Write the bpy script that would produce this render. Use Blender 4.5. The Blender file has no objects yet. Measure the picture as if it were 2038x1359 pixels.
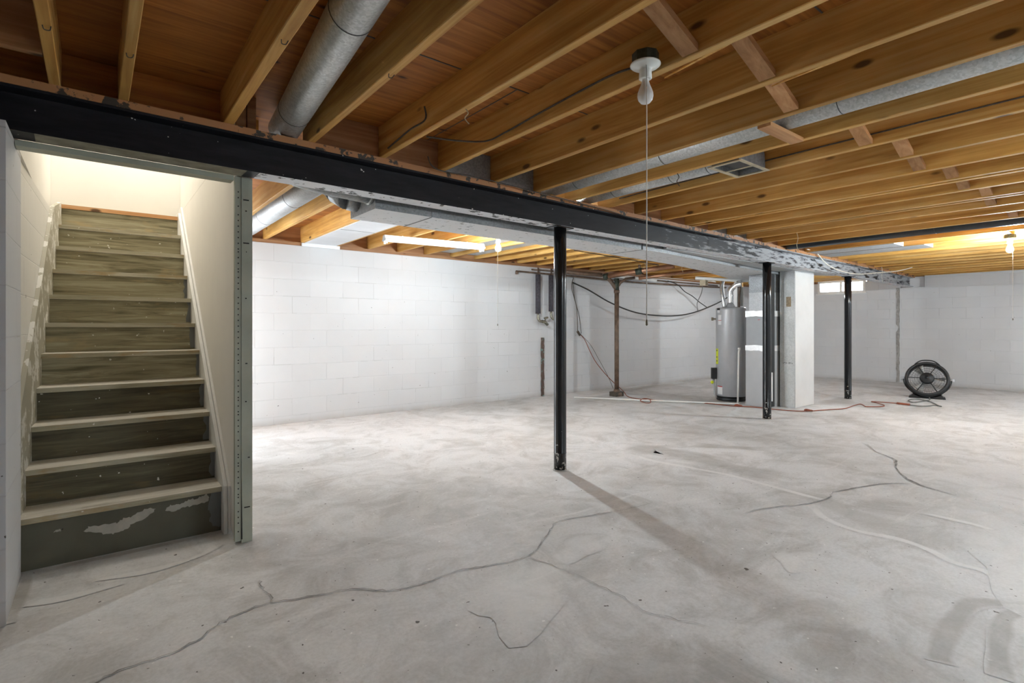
import bpy, bmesh, math, random
from mathutils import Vector, Matrix
S = bpy.context.scene
C = S.collection
PI = math.pi
random.seed(7)

# ------------------------------------------------------------------ camera, world, exposure
cam = bpy.data.cameras.new('camera'); camo = bpy.data.objects.new('camera', cam); C.objects.link(camo)
F_PX = 1050.0
VIEW = math.atan((2350 - 1019) / F_PX)            # heading of the lens, from the beam's direction (+X)
cam.sensor_width = 36; cam.lens = F_PX / 2038 * 36; cam.shift_y = -29.5 / 2038
cam.clip_start = 0.02; cam.clip_end = 200
camo.location = (0, 0, 1.14); camo.rotation_euler = (PI / 2, 0, VIEW - PI / 2)
S.camera = camo
S.view_settings.view_transform = 'Standard'; S.view_settings.look = 'None'
S.view_settings.gamma = 1; S.view_settings.use_curve_mapping = False
S.view_settings.exposure = 2.55
S.cycles.use_denoising = True
S.cycles.max_bounces = 14; S.cycles.diffuse_bounces = 9; S.cycles.glossy_bounces = 4
S.cycles.sample_clamp_indirect = 6
w = bpy.data.worlds.new('world'); S.world = w; w.use_nodes = True
w.node_tree.nodes['Background'].inputs[0].default_value = (0.86, 0.93, 1.0, 1)
w.node_tree.nodes['Background'].inputs[1].default_value = 3.0
BULB = 520.0          # emission of the bare bulbs
def area(name, loc, size, power, col, rot=(0, 0, 0), sy=None):
    l = bpy.data.lights.new(name, 'AREA'); l.energy = power; l.color = col; l.size = size
    if sy: l.shape = 'RECTANGLE'; l.size_y = sy
    o = bpy.data.objects.new(name, l); C.objects.link(o); o.location = loc; o.rotation_euler = rot
    return o
area('hall_light_over_stairs', (0.15, 5.0, 3.55), 0.5, 3.0, (1.0, 0.955, 0.90))

# ------------------------------------------------------------------ materials
def mat(name):
    m = bpy.data.materials.new(name); m.use_nodes = True
    nt = m.node_tree; b = nt.nodes['Principled BSDF']
    return m, nt, b
def N(nt, t, **k):
    n = nt.nodes.new(t)
    for a, v in k.items():
        if a in n.inputs: n.inputs[a].default_value = v
        else: setattr(n, a, v)
    return n
def L(nt, a, b): nt.links.new(a, b)
def ramp(nt, fac, stops):
    r = nt.nodes.new('ShaderNodeValToRGB'); L(nt, fac, r.inputs[0])
    e = r.color_ramp.elements
    while len(e) > 1: e.remove(e[-1])
    for i, (p, c) in enumerate(stops):
        x = e[0] if i == 0 else e.new(p)
        x.position = p; x.color = (*c, 1) if len(c) == 3 else c
    return r.outputs[0]
def mix(nt, f, a, b, mode='MIX'):
    n = nt.nodes.new('ShaderNodeMix'); n.data_type = 'RGBA'; n.blend_type = mode
    for s, v in ((0, f), (6, a), (7, b)):
        if hasattr(v, 'is_output') or hasattr(v, 'links'): L(nt, v, n.inputs[s])
        elif s == 0: n.inputs[0].default_value = v
        else: n.inputs[s].default_value = (*v, 1)
    return n.outputs[2]
def coords(nt, scale=(1, 1, 1), kind='Object', rnd=False):
    t = nt.nodes.new('ShaderNodeTexCoord'); mp = nt.nodes.new('ShaderNodeMapping')
    L(nt, t.outputs[kind], mp.inputs[0]); mp.inputs['Scale'].default_value = scale
    if rnd:
        oi = nt.nodes.new('ShaderNodeObjectInfo'); v = nt.nodes.new('ShaderNodeVectorMath'); v.operation = 'MULTIPLY'
        cb = nt.nodes.new('ShaderNodeCombineXYZ')
        for i in range(3): L(nt, oi.outputs['Random'], cb.inputs[i])
        L(nt, cb.outputs[0], v.inputs[0]); v.inputs[1].default_value = (37, 91, 53); L(nt, v.outputs[0], mp.inputs[1])
    return mp.outputs[0]
def noise(nt, vec, scale, detail=4, rough=0.55, dist=0.0):
    n = nt.nodes.new('ShaderNodeTexNoise'); L(nt, vec, n.inputs['Vector'])
    n.inputs['Scale'].default_value = scale; n.inputs['Detail'].default_value = detail
    n.inputs['Roughness'].default_value = rough; n.inputs['Distortion'].default_value = dist
    return n.outputs[0]
def bump(nt, b, h, strength=0.3, dist=0.01):
    n = nt.nodes.new('ShaderNodeBump'); L(nt, h, n.inputs['Height'])
    n.inputs['Strength'].default_value = strength; n.inputs['Distance'].default_value = dist
    L(nt, n.outputs[0], b.inputs['Normal'])
def plain(name, col, rough=0.5, metal=0.0, var=0.12, scale=12, bmp=0.05):
    m, nt, b = mat(name)
    v = coords(nt)
    f = noise(nt, v, scale, 5)
    lo = tuple(c * (1 - var) for c in col); hi = tuple(min(1, c * (1 + var)) for c in col)
    L(nt, ramp(nt, f, [(0.3, lo), (0.7, hi)]), b.inputs['Base Color'])
    b.inputs['Roughness'].default_value = rough; b.inputs['Metallic'].default_value = metal
    if bmp: bump(nt, b, f, bmp, 0.005)
    return m
def glow(name, col, strength):
    m, nt, b = mat(name)
    b.inputs['Base Color'].default_value = (*col, 1)
    b.inputs['Emission Color'].default_value = (*col, 1); b.inputs['Emission Strength'].default_value = strength
    return m

def block_mat(name, axis, col=(0.60, 0.605, 0.615), zoff=0.095, hoff=0.0, crack=0.28):
    """painted concrete block laid in running bond; axis = the wall's horizontal world axis"""
    m, nt, b = mat(name)
    g = nt.nodes.new('ShaderNodeNewGeometry'); sx = nt.nodes.new('ShaderNodeSeparateXYZ'); L(nt, g.outputs['Position'], sx.inputs[0])
    cb = nt.nodes.new('ShaderNodeCombineXYZ')
    a1 = N(nt, 'ShaderNodeMath', operation='ADD'); a1.inputs[1].default_value = hoff; L(nt, sx.outputs[axis], a1.inputs[0])
    a2 = N(nt, 'ShaderNodeMath', operation='SUBTRACT'); a2.inputs[1].default_value = zoff; L(nt, sx.outputs['Z'], a2.inputs[0])
    L(nt, a1.outputs[0], cb.inputs[0]); L(nt, a2.outputs[0], cb.inputs[1])
    # slightly wandering joints
    nd = nt.nodes.new('ShaderNodeTexNoise'); L(nt, g.outputs['Position'], nd.inputs['Vector']); nd.inputs['Scale'].default_value = 6
    vm = N(nt, 'ShaderNodeVectorMath', operation='MULTIPLY_ADD'); L(nt, nd.outputs['Color'], vm.inputs[0])
    vm.inputs[1].default_value = (0.006, 0.006, 0); L(nt, cb.outputs[0], vm.inputs[2])
    br = nt.nodes.new('ShaderNodeTexBrick'); L(nt, vm.outputs[0], br.inputs['Vector'])
    br.offset = 0.5; br.inputs['Scale'].default_value = 1.0
    br.inputs['Brick Width'].default_value = 0.406; br.inputs['Row Height'].default_value = 0.201
    br.inputs['Mortar Size'].default_value = 0.0042; br.inputs['Mortar Smooth'].default_value = 0.7
    br.inputs['Color1'].default_value = (1, 1, 1, 1); br.inputs['Color2'].default_value = (0.955, 0.955, 0.955, 1)
    br.inputs['Mortar'].default_value = (0.93, 0.93, 0.93, 1)
    big = noise(nt, g.outputs['Position'], 0.9, 4, 0.6)
    tone = ramp(nt, big, [(0.3, tuple(c * 0.93 for c in col)), (0.65, col)])
    c = mix(nt, 0.8, tone, br.outputs['Color'], 'MULTIPLY')
    # hairline cracks along some joints
    m1 = N(nt, 'ShaderNodeMath', operation='GREATER_THAN'); m1.inputs[1].default_value = 0.75; L(nt, br.outputs['Fac'], m1.inputs[0])
    cn = noise(nt, g.outputs['Position'], 1.7, 2)
    m2 = N(nt, 'ShaderNodeMath', operation='GREATER_THAN'); m2.inputs[1].default_value = 0.60; L(nt, cn, m2.inputs[0])
    m3 = N(nt, 'ShaderNodeMath', operation='MULTIPLY'); L(nt, m1.outputs[0], m3.inputs[0]); L(nt, m2.outputs[0], m3.inputs[1])
    m4 = N(nt, 'ShaderNodeMath', operation='MULTIPLY'); m4.inputs[1].default_value = crack; L(nt, m3.outputs[0], m4.inputs[0])
    c = mix(nt, m4.outputs[0], c, (0.16, 0.15, 0.14))
    # tiny chips
    sp = noise(nt, g.outputs['Position'], 34, 2, 0.4)
    spm = ramp(nt, sp, [(0.775, (0, 0, 0)), (0.79, (1, 1, 1))])
    c = mix(nt, spm, c, (0.12, 0.11, 0.10))
    # efflorescence / dirt close to the floor
    dn = noise(nt, g.outputs['Position'], 5, 4)
    zr = N(nt, 'ShaderNodeMapRange'); L(nt, sx.outputs['Z'], zr.inputs[0]); zr.inputs[1].default_value = 0.0; zr.inputs[2].default_value = 0.07
    zr.inputs[3].default_value = 0.75; zr.inputs[4].default_value = 0.0
    dm = N(nt, 'ShaderNodeMath', operation='MULTIPLY'); L(nt, zr.outputs[0], dm.inputs[0]); L(nt, dn, dm.inputs[1])
    c = mix(nt, dm.outputs[0], c, (0.30, 0.26, 0.22))
    L(nt, c, b.inputs['Base Color']); b.inputs['Roughness'].default_value = 0.62
    hn = noise(nt, g.outputs['Position'], 45, 3)
    h1 = N(nt, 'ShaderNodeMath', operation='MULTIPLY'); h1.inputs[1].default_value = 0.12; L(nt, hn, h1.inputs[0])
    h2 = N(nt, 'ShaderNodeMath', operation='SUBTRACT'); L(nt, h1.outputs[0], h2.inputs[0]); L(nt, br.outputs['Fac'], h2.inputs[1])
    bump(nt, b, h2.outputs[0], 0.42, 0.006)
    return m

def wood(name, dark, mid, light, along='Y', knots=True, rough=0.65, var=0.25):
    m, nt, b = mat(name)
    sc = {'X': (1.2, 26, 26), 'Y': (26, 1.2, 26), 'Z': (26, 26, 1.2)}[along]
    v = coords(nt, sc, rnd=True)
    g1 = noise(nt, v, 1.0, 5, 0.6, 0.6)
    col = ramp(nt, g1, [(0.25, dark), (0.5, mid), (0.75, light)])
    v2 = coords(nt, (1, 1, 1), rnd=True)
    g2 = noise(nt, v2, 1.6, 3)
    col = mix(nt, 0.8, col, ramp(nt, g2, [(0.3, (0.62, 0.6, 0.58)), (0.7, (1, 1, 1))]), 'MULTIPLY')
    if knots:
        sk = {'X': (4.0, 9, 9), 'Y': (9, 3.6, 9), 'Z': (9, 9, 4)}[along]
        vk = coords(nt, sk, rnd=True)
        vo = nt.nodes.new('ShaderNodeTexVoronoi'); L(nt, vk, vo.inputs['Vector']); vo.inputs['Scale'].default_value = 0.75
        col = mix(nt, ramp(nt, vo.outputs['Distance'], [(0.07, (1, 1, 1)), (0.13, (0, 0, 0))]), col, tuple(c * 0.25 for c in dark))
    oi = nt.nodes.new('ShaderNodeObjectInfo')
    hs = nt.nodes.new('ShaderNodeHueSaturation'); L(nt, col, hs.inputs['Color'])
    mr = N(nt, 'ShaderNodeMapRange'); L(nt, oi.outputs['Random'], mr.inputs[0]); mr.inputs[3].default_value = 1 - var; mr.inputs[4].default_value = 1 + var * 0.6
    L(nt, mr.outputs[0], hs.inputs['Value'])
    L(nt, hs.outputs[0], b.inputs['Base Color']); b.inputs['Roughness'].default_value = rough
    bump(nt, b, g1, 0.15, 0.004)
    return m

def galv(name, col=(0.56, 0.58, 0.58), rough=0.45, metal=0.7, sc=110, k=0.16):
    m, nt, b = mat(name)
    v = coords(nt, rnd=True)
    vo = nt.nodes.new('ShaderNodeTexVoronoi'); L(nt, v, vo.inputs['Vector']); vo.inputs['Scale'].default_value = sc
    sp = nt.nodes.new('ShaderNodeSeparateColor'); L(nt, vo.outputs['Color'], sp.inputs[0])
    c = ramp(nt, sp.outputs[0], [(0, tuple(x * (1 - k) for x in col)), (1, tuple(min(1, x * (1 + k)) for x in col))])
    d = noise(nt, v, 3.0, 5, 0.6)
    c = mix(nt, 0.6, c, ramp(nt, d, [(0.3, (0.62, 0.62, 0.60)), (0.65, (1, 1, 1))]), 'MULTIPLY')
    L(nt, c, b.inputs['Base Color']); b.inputs['Metallic'].default_value = metal
    L(nt, ramp(nt, sp.outputs[1], [(0, (rough - .08,) * 3), (1, (rough + .12,) * 3)]), b.inputs['Roughness'])
    return m

M = {}
M['block_x'] = block_mat('painted_block_x', 'X')
M['block_y'] = block_mat('painted_block_y', 'Y', hoff=0.13)
M['block_stair'] = block_mat('painted_block_stair', 'Y', col=(0.80, 0.79, 0.75), hoff=0.2)
M['plaster'] = plain('stair_plaster', (0.83, 0.81, 0.76), 0.7, 0, 0.03, 2.5)
M['white_paint'] = plain('white_paint', (0.78, 0.78, 0.76), 0.45, 0, 0.05)
M['joist'] = wood('joist_wood', (0.46, 0.205, 0.032), (0.70, 0.39, 0.095), (0.82, 0.54, 0.21))
M['block_wood'] = wood('bridging_wood', (0.36, 0.16, 0.05), (0.56, 0.29, 0.12), (0.68, 0.40, 0.20), 'X')
M['plate'] = wood('plate_wood', (0.20, 0.085, 0.03), (0.38, 0.18, 0.075), (0.52, 0.29, 0.14), 'X')
M['ply'] = wood('plywood', (0.22, 0.070, 0.010), (0.43, 0.155, 0.020), (0.60, 0.25, 0.045), 'X', var=0.0)
M['galv'] = galv('galvanised')
M['galv_dark'] = galv('galvanised_dull', (0.30, 0.31, 0.32), 0.5, 0.6, 90)
M['galv_light'] = galv('galvanised_pale', (0.50, 0.51, 0.52), 0.5, 0.4, 90, 0.09)
M['foil'] = plain('foil', (0.82, 0.82, 0.82), 0.22, 0.9, 0.1, 30, 0.5)
M['black'] = plain('black_enamel', (0.012, 0.012, 0.014), 0.22, 0, 0.3, 8, 0.02)
M['rubber'] = plain('black_plastic', (0.012, 0.012, 0.013), 0.5, 0, 0.3)
M['foam'] = plain('dark_foam', (0.055, 0.05, 0.06), 0.8, 0, 0.35, 40, 0.3)
M['seam'] = plain('dark_seam', (0.08, 0.08, 0.08), 0.6)
M['tank'] = plain('tank_grey', (0.44, 0.445, 0.46), 0.35, 0.1, 0.04)
M['furnace'] = plain('furnace_grey', (0.42, 0.425, 0.43), 0.45, 0.1, 0.05, 5)
M['furnace_up'] = plain('furnace_upper_grey', (0.30, 0.31, 0.315), 0.4, 0.1, 0.05, 5)
M['pvc'] = plain('pvc_white', (0.78, 0.78, 0.75), 0.35, 0, 0.05)
M['iron'] = plain('rusty_iron', (0.15, 0.10, 0.07), 0.55, 0.3, 0.5, 10, 0.2)
M['copper'] = plain('aged_copper', (0.42, 0.22, 0.13), 0.4, 0.7, 0.3, 8)
M['brass'] = plain('tarnished_brass', (0.24, 0.22, 0.17), 0.4, 0.8, 0.3, 30)
M['porcelain'] = plain('porcelain', (0.80, 0.83, 0.80), 0.22, 0, 0.05, 6)
M['bulb_off'] = plain('frosted_bulb', (0.84, 0.85, 0.84), 0.3, 0, 0.02)
M['bulb_on'] = glow('lit_bulb', (0.84, 0.945, 1.0), BULB)
M['bulb_on_far'] = glow('lit_bulb_far', (0.84, 0.945, 1.0), BULB * 1.15)
M['fill_bulb'] = glow('added_fill_bulb', (0.84, 0.945, 1.0), BULB * 0.35)  # for the added bulb that brightens the back corner unseen
M['fill_tube'] = glow('added_fill_tube', (0.84, 0.945, 1.0), 29)  # tubes of the strip light added as unseen fill
M['fill_tube_far'] = glow('added_fill_tube_far', (0.84, 0.945, 1.0), 52)  # stronger tubes for the fill strip added at far right
M['string'] = plain('white_cord', (0.80, 0.78, 0.73), 0.8, 0, 0.1)
M['cable_black'] = plain('black_cable', (0.025, 0.024, 0.022), 0.6, 0, 0.2)
M['cable_dark'] = plain('old_cloth_cable', (0.07, 0.055, 0.04), 0.7, 0, 0.4, 60)
M['cable_tan'] = plain('tan_cable', (0.50, 0.43, 0.30), 0.6, 0, 0.2)
M['cable_white'] = plain('white_cable', (0.72, 0.68, 0.58), 0.6, 0, 0.1)
M['cord_orange'] = plain('orange_cord', (0.26, 0.065, 0.03), 0.55, 0, 0.2)
M['cord_grey'] = plain('grey_cord', (0.16, 0.16, 0.15), 0.55, 0, 0.2)
M['yellow'] = plain('yellow_sticker', (0.72, 0.78, 0.02), 0.5, 0, 0.04)
M['paper'] = plain('white_sticker', (0.75, 0.75, 0.75), 0.5, 0, 0.03)
M['red'] = plain('red_print', (0.5, 0.02, 0.03), 0.5, 0, 0.05)
M['brown_tag'] = plain('brown_tag', (0.30, 0.22, 0.13), 0.6, 0, 0.3, 60)
M['fixture'] = plain('white_enamel', (0.86, 0.86, 0.86), 0.25, 0, 0.03)
M['box_metal'] = plain('oxidised_box', (0.05, 0.06, 0.045), 0.55, 0.4, 0.5, 40, 0.2)
M['blue'] = plain('blue_tape', (0.12, 0.36, 0.52), 0.5)
M['casing'] = plain('green_grey_paint', (0.38, 0.40, 0.33), 0.55, 0.0, 0.12, 6, 0.1)
M['casing_dirty'] = plain('dirty_grey_green_board', (0.25, 0.235, 0.18), 0.6, 0.0, 0.35, 14, 0.2)
M['hole'] = plain('black_hole', (0.01, 0.01, 0.01), 0.9, 0, 0, 5, 0)

def steel_mat():
    """black painted steel, with patches of grey overspray towards the far end"""
    m, nt, b = mat('beam_black_steel')
    v = coords(nt, (1, 6, 6)); f = noise(nt, v, 4.0, 6, 0.65)
    s = nt.nodes.new('ShaderNodeSeparateXYZ'); t = nt.nodes.new('ShaderNodeTexCoord'); L(nt, t.outputs['Object'], s.inputs[0])
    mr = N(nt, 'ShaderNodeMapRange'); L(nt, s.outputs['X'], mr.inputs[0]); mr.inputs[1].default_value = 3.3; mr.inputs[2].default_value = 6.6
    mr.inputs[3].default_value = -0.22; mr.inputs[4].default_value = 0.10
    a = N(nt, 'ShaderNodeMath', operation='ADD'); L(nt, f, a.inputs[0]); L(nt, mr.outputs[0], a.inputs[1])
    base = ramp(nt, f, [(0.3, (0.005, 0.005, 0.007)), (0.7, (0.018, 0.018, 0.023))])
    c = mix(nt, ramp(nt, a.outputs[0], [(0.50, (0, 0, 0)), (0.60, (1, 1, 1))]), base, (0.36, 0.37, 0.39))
    v3 = coords(nt); sp = noise(nt, v3, 38, 2, 0.4)
    c = mix(nt, ramp(nt, sp, [(0.755, (0, 0, 0)), (0.77, (1, 1, 1))]), c, (0.7, 0.7, 0.68))
    L(nt, c, b.inputs['Base Color']); b.inputs['Roughness'].default_value = 0.5; b.inputs['Specular IOR Level'].default_value = 0.25
    bump(nt, b, f, 0.1, 0.004)
    return m
M['steel'] = steel_mat()
def chipped(name, over, under, thr=0.60, sc=22, rough=0.55):
    m, nt, b = mat(name)
    v = coords(nt); f = noise(nt, v, sc, 7, 0.65)
    big = noise(nt, coords(nt), 2.0, 2)
    a = N(nt, 'ShaderNodeMath', operation='MULTIPLY_ADD'); L(nt, big, a.inputs[0]); a.inputs[1].default_value = 0.25; L(nt, f, a.inputs[2])
    c = mix(nt, ramp(nt, a.outputs[0], [(thr + 0.12, (0, 0, 0)), (thr + 0.14, (1, 1, 1))]), over, under)
    L(nt, c, b.inputs['Base Color']); b.inputs['Roughness'].default_value = rough
    bump(nt, b, a.outputs[0], 0.1, 0.003)
    return m
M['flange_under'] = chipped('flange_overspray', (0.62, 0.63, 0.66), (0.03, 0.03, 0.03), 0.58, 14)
M['trunk_under'] = chipped('duct_overspray', (0.60, 0.61, 0.62), (0.26, 0.27, 0.27), 0.60, 18)
M['post'] = plain('post_black', (0.010, 0.010, 0.011), 0.16, 0, 0.3, 10, 0.03)

def post_foot():
    m, nt, b = mat('post_chipped_foot')
    v = coords(nt); f = noise(nt, v, 30, 4, 0.6)
    s = nt.nodes.new('ShaderNodeSeparateXYZ'); t = nt.nodes.new('ShaderNodeTexCoord'); L(nt, t.outputs['Object'], s.inputs[0])
    mr = N(nt, 'ShaderNodeMapRange'); L(nt, s.outputs['Z'], mr.inputs[0]); mr.inputs[1].default_value = 0.0; mr.inputs[2].default_value = 0.45
    mr.inputs[3].default_value = 0.14; mr.inputs[4].default_value = -0.13
    a = N(nt, 'ShaderNodeMath', operation='ADD'); L(nt, f, a.inputs[0]); L(nt, mr.outputs[0], a.inputs[1])
    c = mix(nt, ramp(nt, a.outputs[0], [(0.66, (0, 0, 0)), (0.70, (1, 1, 1))]), (0.010, 0.010, 0.011), (0.42, 0.41, 0.38))
    L(nt, c, b.inputs['Base Color']); b.inputs['Roughness'].default_value = 0.2
    return m
M['post'] = post_foot()

def stair_paint(name, cols, sc=(1.3, 20, 20), worn=(0.42, 0.33, 0.18), wthr=0.60, rough=0.6):
    m, nt, b = mat(name)
    v = coords(nt, sc, rnd=True); f = noise(nt, v, 1.6, 6, 0.65, 0.8)
    c = ramp(nt, f, [(0.3, cols[0]), (0.5, cols[1]), (0.72, cols[2])])
    v2 = coords(nt, (2.2, 7, 7), rnd=True); g = noise(nt, v2, 1.5, 4, 0.6)
    c = mix(nt, ramp(nt, g, [(wthr, (0, 0, 0)), (wthr + 0.12, (1, 1, 1))]), c, worn)
    sp = noise(nt, coords(nt, (1, 1, 1), rnd=True), 42, 2, 0.4)
    c = mix(nt, ramp(nt, sp, [(0.74, (0, 0, 0)), (0.755, (1, 1, 1))]), c, (0.75, 0.74, 0.68))
    L(nt, c, b.inputs['Base Color']); b.inputs['Roughness'].default_value = rough
    bump(nt, b, f, 0.2, 0.004)
    return m
M['riser'] = stair_paint('worn_olive_riser_lit', ((0.10, 0.085, 0.04), (0.30, 0.27, 0.17), (0.50, 0.47, 0.33)))  # upper risers: light from overhead put into a paler colour
M['riser_shaded'] = stair_paint('olive_riser_shaded', ((0.045, 0.038, 0.020), (0.10, 0.088, 0.05), (0.18, 0.155, 0.085)), worn=(0.17, 0.12, 0.05))  # lower risers: shade put into a darker copy of the paint
M['riser_first'] = plain('olive_grey_paint', (0.105, 0.10, 0.07), 0.55, 0, 0.2, 4)
M['peel'] = plain('peeled_patch', (0.42, 0.40, 0.35), 0.7, 0, 0.12, 20)
M['grey_brush'] = plain('blue_grey_paint', (0.17, 0.18, 0.18), 0.55, 0, 0.1)
M['tread'] = stair_paint('worn_tread', ((0.42, 0.39, 0.32), (0.58, 0.55, 0.48), (0.70, 0.68, 0.61)), worn=(0.36, 0.33, 0.27))
M['nosing'] = stair_paint('worn_nosing', ((0.30, 0.27, 0.18), (0.44, 0.41, 0.30), (0.56, 0.53, 0.43)), worn=(0.40, 0.29, 0.15), wthr=0.55)
M['skirt'] = chipped('flaking_white_skirt', (0.72, 0.71, 0.66), (0.40, 0.38, 0.30), 0.46, 9)

def floor_mat(name='concrete_floor', over=None, dens=1.0, nz=0.3):
    m, nt, b = mat(name)
    v = coords(nt)
    big = noise(nt, v, 0.55, 5, 0.6, 0.4)
    c = ramp(nt, big, [(0.34, (0.52, 0.52, 0.51)), (0.50, (0.66, 0.665, 0.665)), (0.66, (0.73, 0.735, 0.74))])
    md = noise(nt, v, 2.6, 7, 0.7, 1.2)
    c = mix(nt, 0.85, c, ramp(nt, md, [(0.36, (0.70, 0.69, 0.67)), (0.56, (1, 1, 1))]), 'MULTIPLY')
    sw = noise(nt, coords(nt, (1.2, 5.0, 1)), 1.1, 8, 0.72, 1.6)       # trowel sweeps, chalky bloom
    c = mix(nt, ramp(nt, sw, [(0.54, (0, 0, 0)), (0.70, (0.6, 0.6, 0.6))]), c, (0.74, 0.735, 0.72))
    fi = noise(nt, v, 60, 4, 0.7)
    c = mix(nt, 0.5, c, ramp(nt, fi, [(0.34, (0.74, 0.74, 0.73)), (0.6, (1, 1, 1))]), 'MULTIPLY')
    scr = noise(nt, coords(nt, (3.0, 40.0, 1)), 1.0, 5, 0.7, 2.0)
    c = mix(nt, ramp(nt, scr, [(0.62, (0, 0, 0)), (0.72, (0.35, 0.35, 0.35))]), c, (0.36, 0.35, 0.33))
    for sc_, th_ in ((21, 0.760), (47, 0.745)):
        pit = noise(nt, v, sc_, 2, 0.4)
        c = mix(nt, ramp(nt, pit, [(th_, (0, 0, 0)), (th_ + .014, (1, 1, 1))]), c, (0.10, 0.09, 0.08))
    pw = noise(nt, v, 29, 2, 0.4)
    c = mix(nt, ramp(nt, pw, [(0.235, (1, 1, 1)), (0.25, (0, 0, 0))]), c, (0.80, 0.80, 0.79))
    if over:
        at = nt.nodes.new('ShaderNodeAttribute'); at.attribute_name = 'dens'
        f = ramp(nt, noise(nt, v, 7, 5, 0.65), [(0.5 - nz, (0.3 * dens,) * 3), (0.5 + nz, (dens,) * 3)])
        mu = N(nt, 'ShaderNodeMath', operation='MULTIPLY'); mu.use_clamp = True; L(nt, at.outputs['Fac'], mu.inputs[0]); L(nt, f, mu.inputs[1])
        c = mix(nt, mu.outputs[0], c, over)
    L(nt, c, b.inputs['Base Color'])
    L(nt, ramp(nt, md, [(0.3, (0.55,) * 3), (0.7, (0.78,) * 3)]), b.inputs['Roughness'])
    bump(nt, b, md, 0.12, 0.006)
    return m
M['floor'] = floor_mat()
# the slab where something lies on or in it; the strength is stored across each mark
M['crack'] = floor_mat('floor_crack', (0.06, 0.05, 0.04), 1.0, 0.14)
M['bloom'] = floor_mat('floor_bloom', (0.76, 0.76, 0.75), 0.9, 0.3)
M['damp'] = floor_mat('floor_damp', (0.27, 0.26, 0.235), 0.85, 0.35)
M['grime'] = floor_mat('floor_grime', (0.24, 0.21, 0.17), 0.8, 0.3)

# ------------------------------------------------------------------ mesh helpers
class MB:
    def __init__(s): s.bm = bmesh.new(); s.mi = 0
    def f(s, vs, sm=False):
        try: fc = s.bm.faces.new(vs)
        except ValueError: return None
        fc.material_index = s.mi; fc.smooth = sm; return fc
    def box(s, x0, x1, y0, y1, z0, z1):
        v = [s.bm.verts.new(p) for p in ((x0, y0, z0), (x1, y0, z0), (x1, y1, z0), (x0, y1, z0), (x0, y0, z1), (x1, y0, z1), (x1, y1, z1), (x0, y1, z1))]
        for q in ((0, 3, 2, 1), (4, 5, 6, 7), (0, 1, 5, 4), (1, 2, 6, 5), (2, 3, 7, 6), (3, 0, 4, 7)): s.f([v[i] for i in q])
        return s
    def prism(s, pts, z0, z1, axis='Z'):
        """extrude polygon; axis Z: pts=(x,y); axis X: pts=(y,z); axis Y: pts=(x,z)"""
        def P(p, h): return {'Z': (p[0], p[1], h), 'X': (h, p[0], p[1]), 'Y': (p[0], h, p[1])}[axis]
        a = [s.bm.verts.new(P(p, z0)) for p in pts]; b = [s.bm.verts.new(P(p, z1)) for p in pts]
        s.f(a[::-1]); s.f(b); n = len(pts)
        for i in range(n): s.f([a[i], a[(i + 1) % n], b[(i + 1) % n], b[i]])
        return s
    def rings(s, rs, close=False, caps=True, sm=True):
        R = [[s.bm.verts.new(p) for p in r] for r in rs]; n = len(R[0])
        for k in range(len(R) - (0 if close else 1)):
            A, B = R[k], R[(k + 1) % len(R)]
            for i in range(n): s.f([A[i], A[(i + 1) % n], B[(i + 1) % n], B[i]], sm)
        if caps and not close: s.f(R[0][::-1]); s.f(R[-1])
        return s
    def tube(s, pts, r, n=12, caps=True, sm=True, close=False):
        pts = [Vector(p) for p in pts]; rs = []
        rr = r if isinstance(r, (list, tuple)) else [r] * len(pts)
        up = None
        for i, p in enumerate(pts):
            if close: t = pts[(i + 1) % len(pts)] - pts[i - 1]
            elif i == 0: t = pts[1] - p
            elif i == len(pts) - 1: t = p - pts[i - 1]
            else: t = (pts[i + 1] - p).normalized() + (p - pts[i - 1]).normalized()
            t.normalize()
            if up is None:
                up = Vector((0, 0, 1)) if abs(t.z) < 0.9 else Vector((1, 0, 0))
            a = up - t * up.dot(t)
            if a.length < 1e-4: a = Vector((0, 1, 0)) - t * t.y
            a.normalize(); up = a; b = t.cross(a)
            rs.append([p + (a * math.cos(q) + b * math.sin(q)) * rr[i] for q in [2 * PI * k / n for k in range(n)]])
        return s.rings(rs, close, caps, sm)
    def lathe(s, prof, loc=(0, 0, 0), n=24, sm=True, caps=True):
        rs = [[Vector((loc[0] + r * math.cos(2 * PI * k / n), loc[1] + r * math.sin(2 * PI * k / n), loc[2] + z)) for k in range(n)] for r, z in prof]
        return s.rings(rs, False, caps, sm)
    def ball(s, c, r, n=10):
        prof = [(max(1e-4, r * math.sin(PI * k / n)), -r * math.cos(PI * k / n)) for k in range(n + 1)]
        return s.lathe(prof, c, n + 2)
    def xf(s, mx, start=0):
        s.bm.verts.ensure_lookup_table()
        for v in s.bm.verts[start:]: v.co = mx @ v.co
        return s
    def build(s, name, mats, parent=None, loc=(0, 0, 0), rotz=0.0, bevel=0.0):
        bmesh.ops.recalc_face_normals(s.bm, faces=s.bm.faces)
        me = bpy.data.meshes.new(name); s.bm.to_mesh(me); s.bm.free()
        for m in (mats if isinstance(mats, (list, tuple)) else [mats]): me.materials.append(m)
        o = bpy.data.objects.new(name, me); C.objects.link(o); o.location = loc; o.rotation_euler = (0, 0, rotz)
        if parent: o.parent = parent
        if bevel:
            b = o.modifiers.new('bevel', 'BEVEL'); b.width = bevel; b.segments = 2; b.limit_method = 'ANGLE'
        return o
def tag(o, label, cat, group=None):
    o['label'] = label; o['category'] = cat
    if group: o['group'] = group
    return o
def thing(name, label, cat, loc=(0, 0, 0), rotz=0, group=None):
    o = bpy.data.objects.new(name, None); C.objects.link(o); o.location = loc; o.rotation_euler = (0, 0, rotz)
    o.empty_display_size = 0.1
    return tag(o, label, cat, group)
def struct(o): o['kind'] = 'structure'; return o
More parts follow.
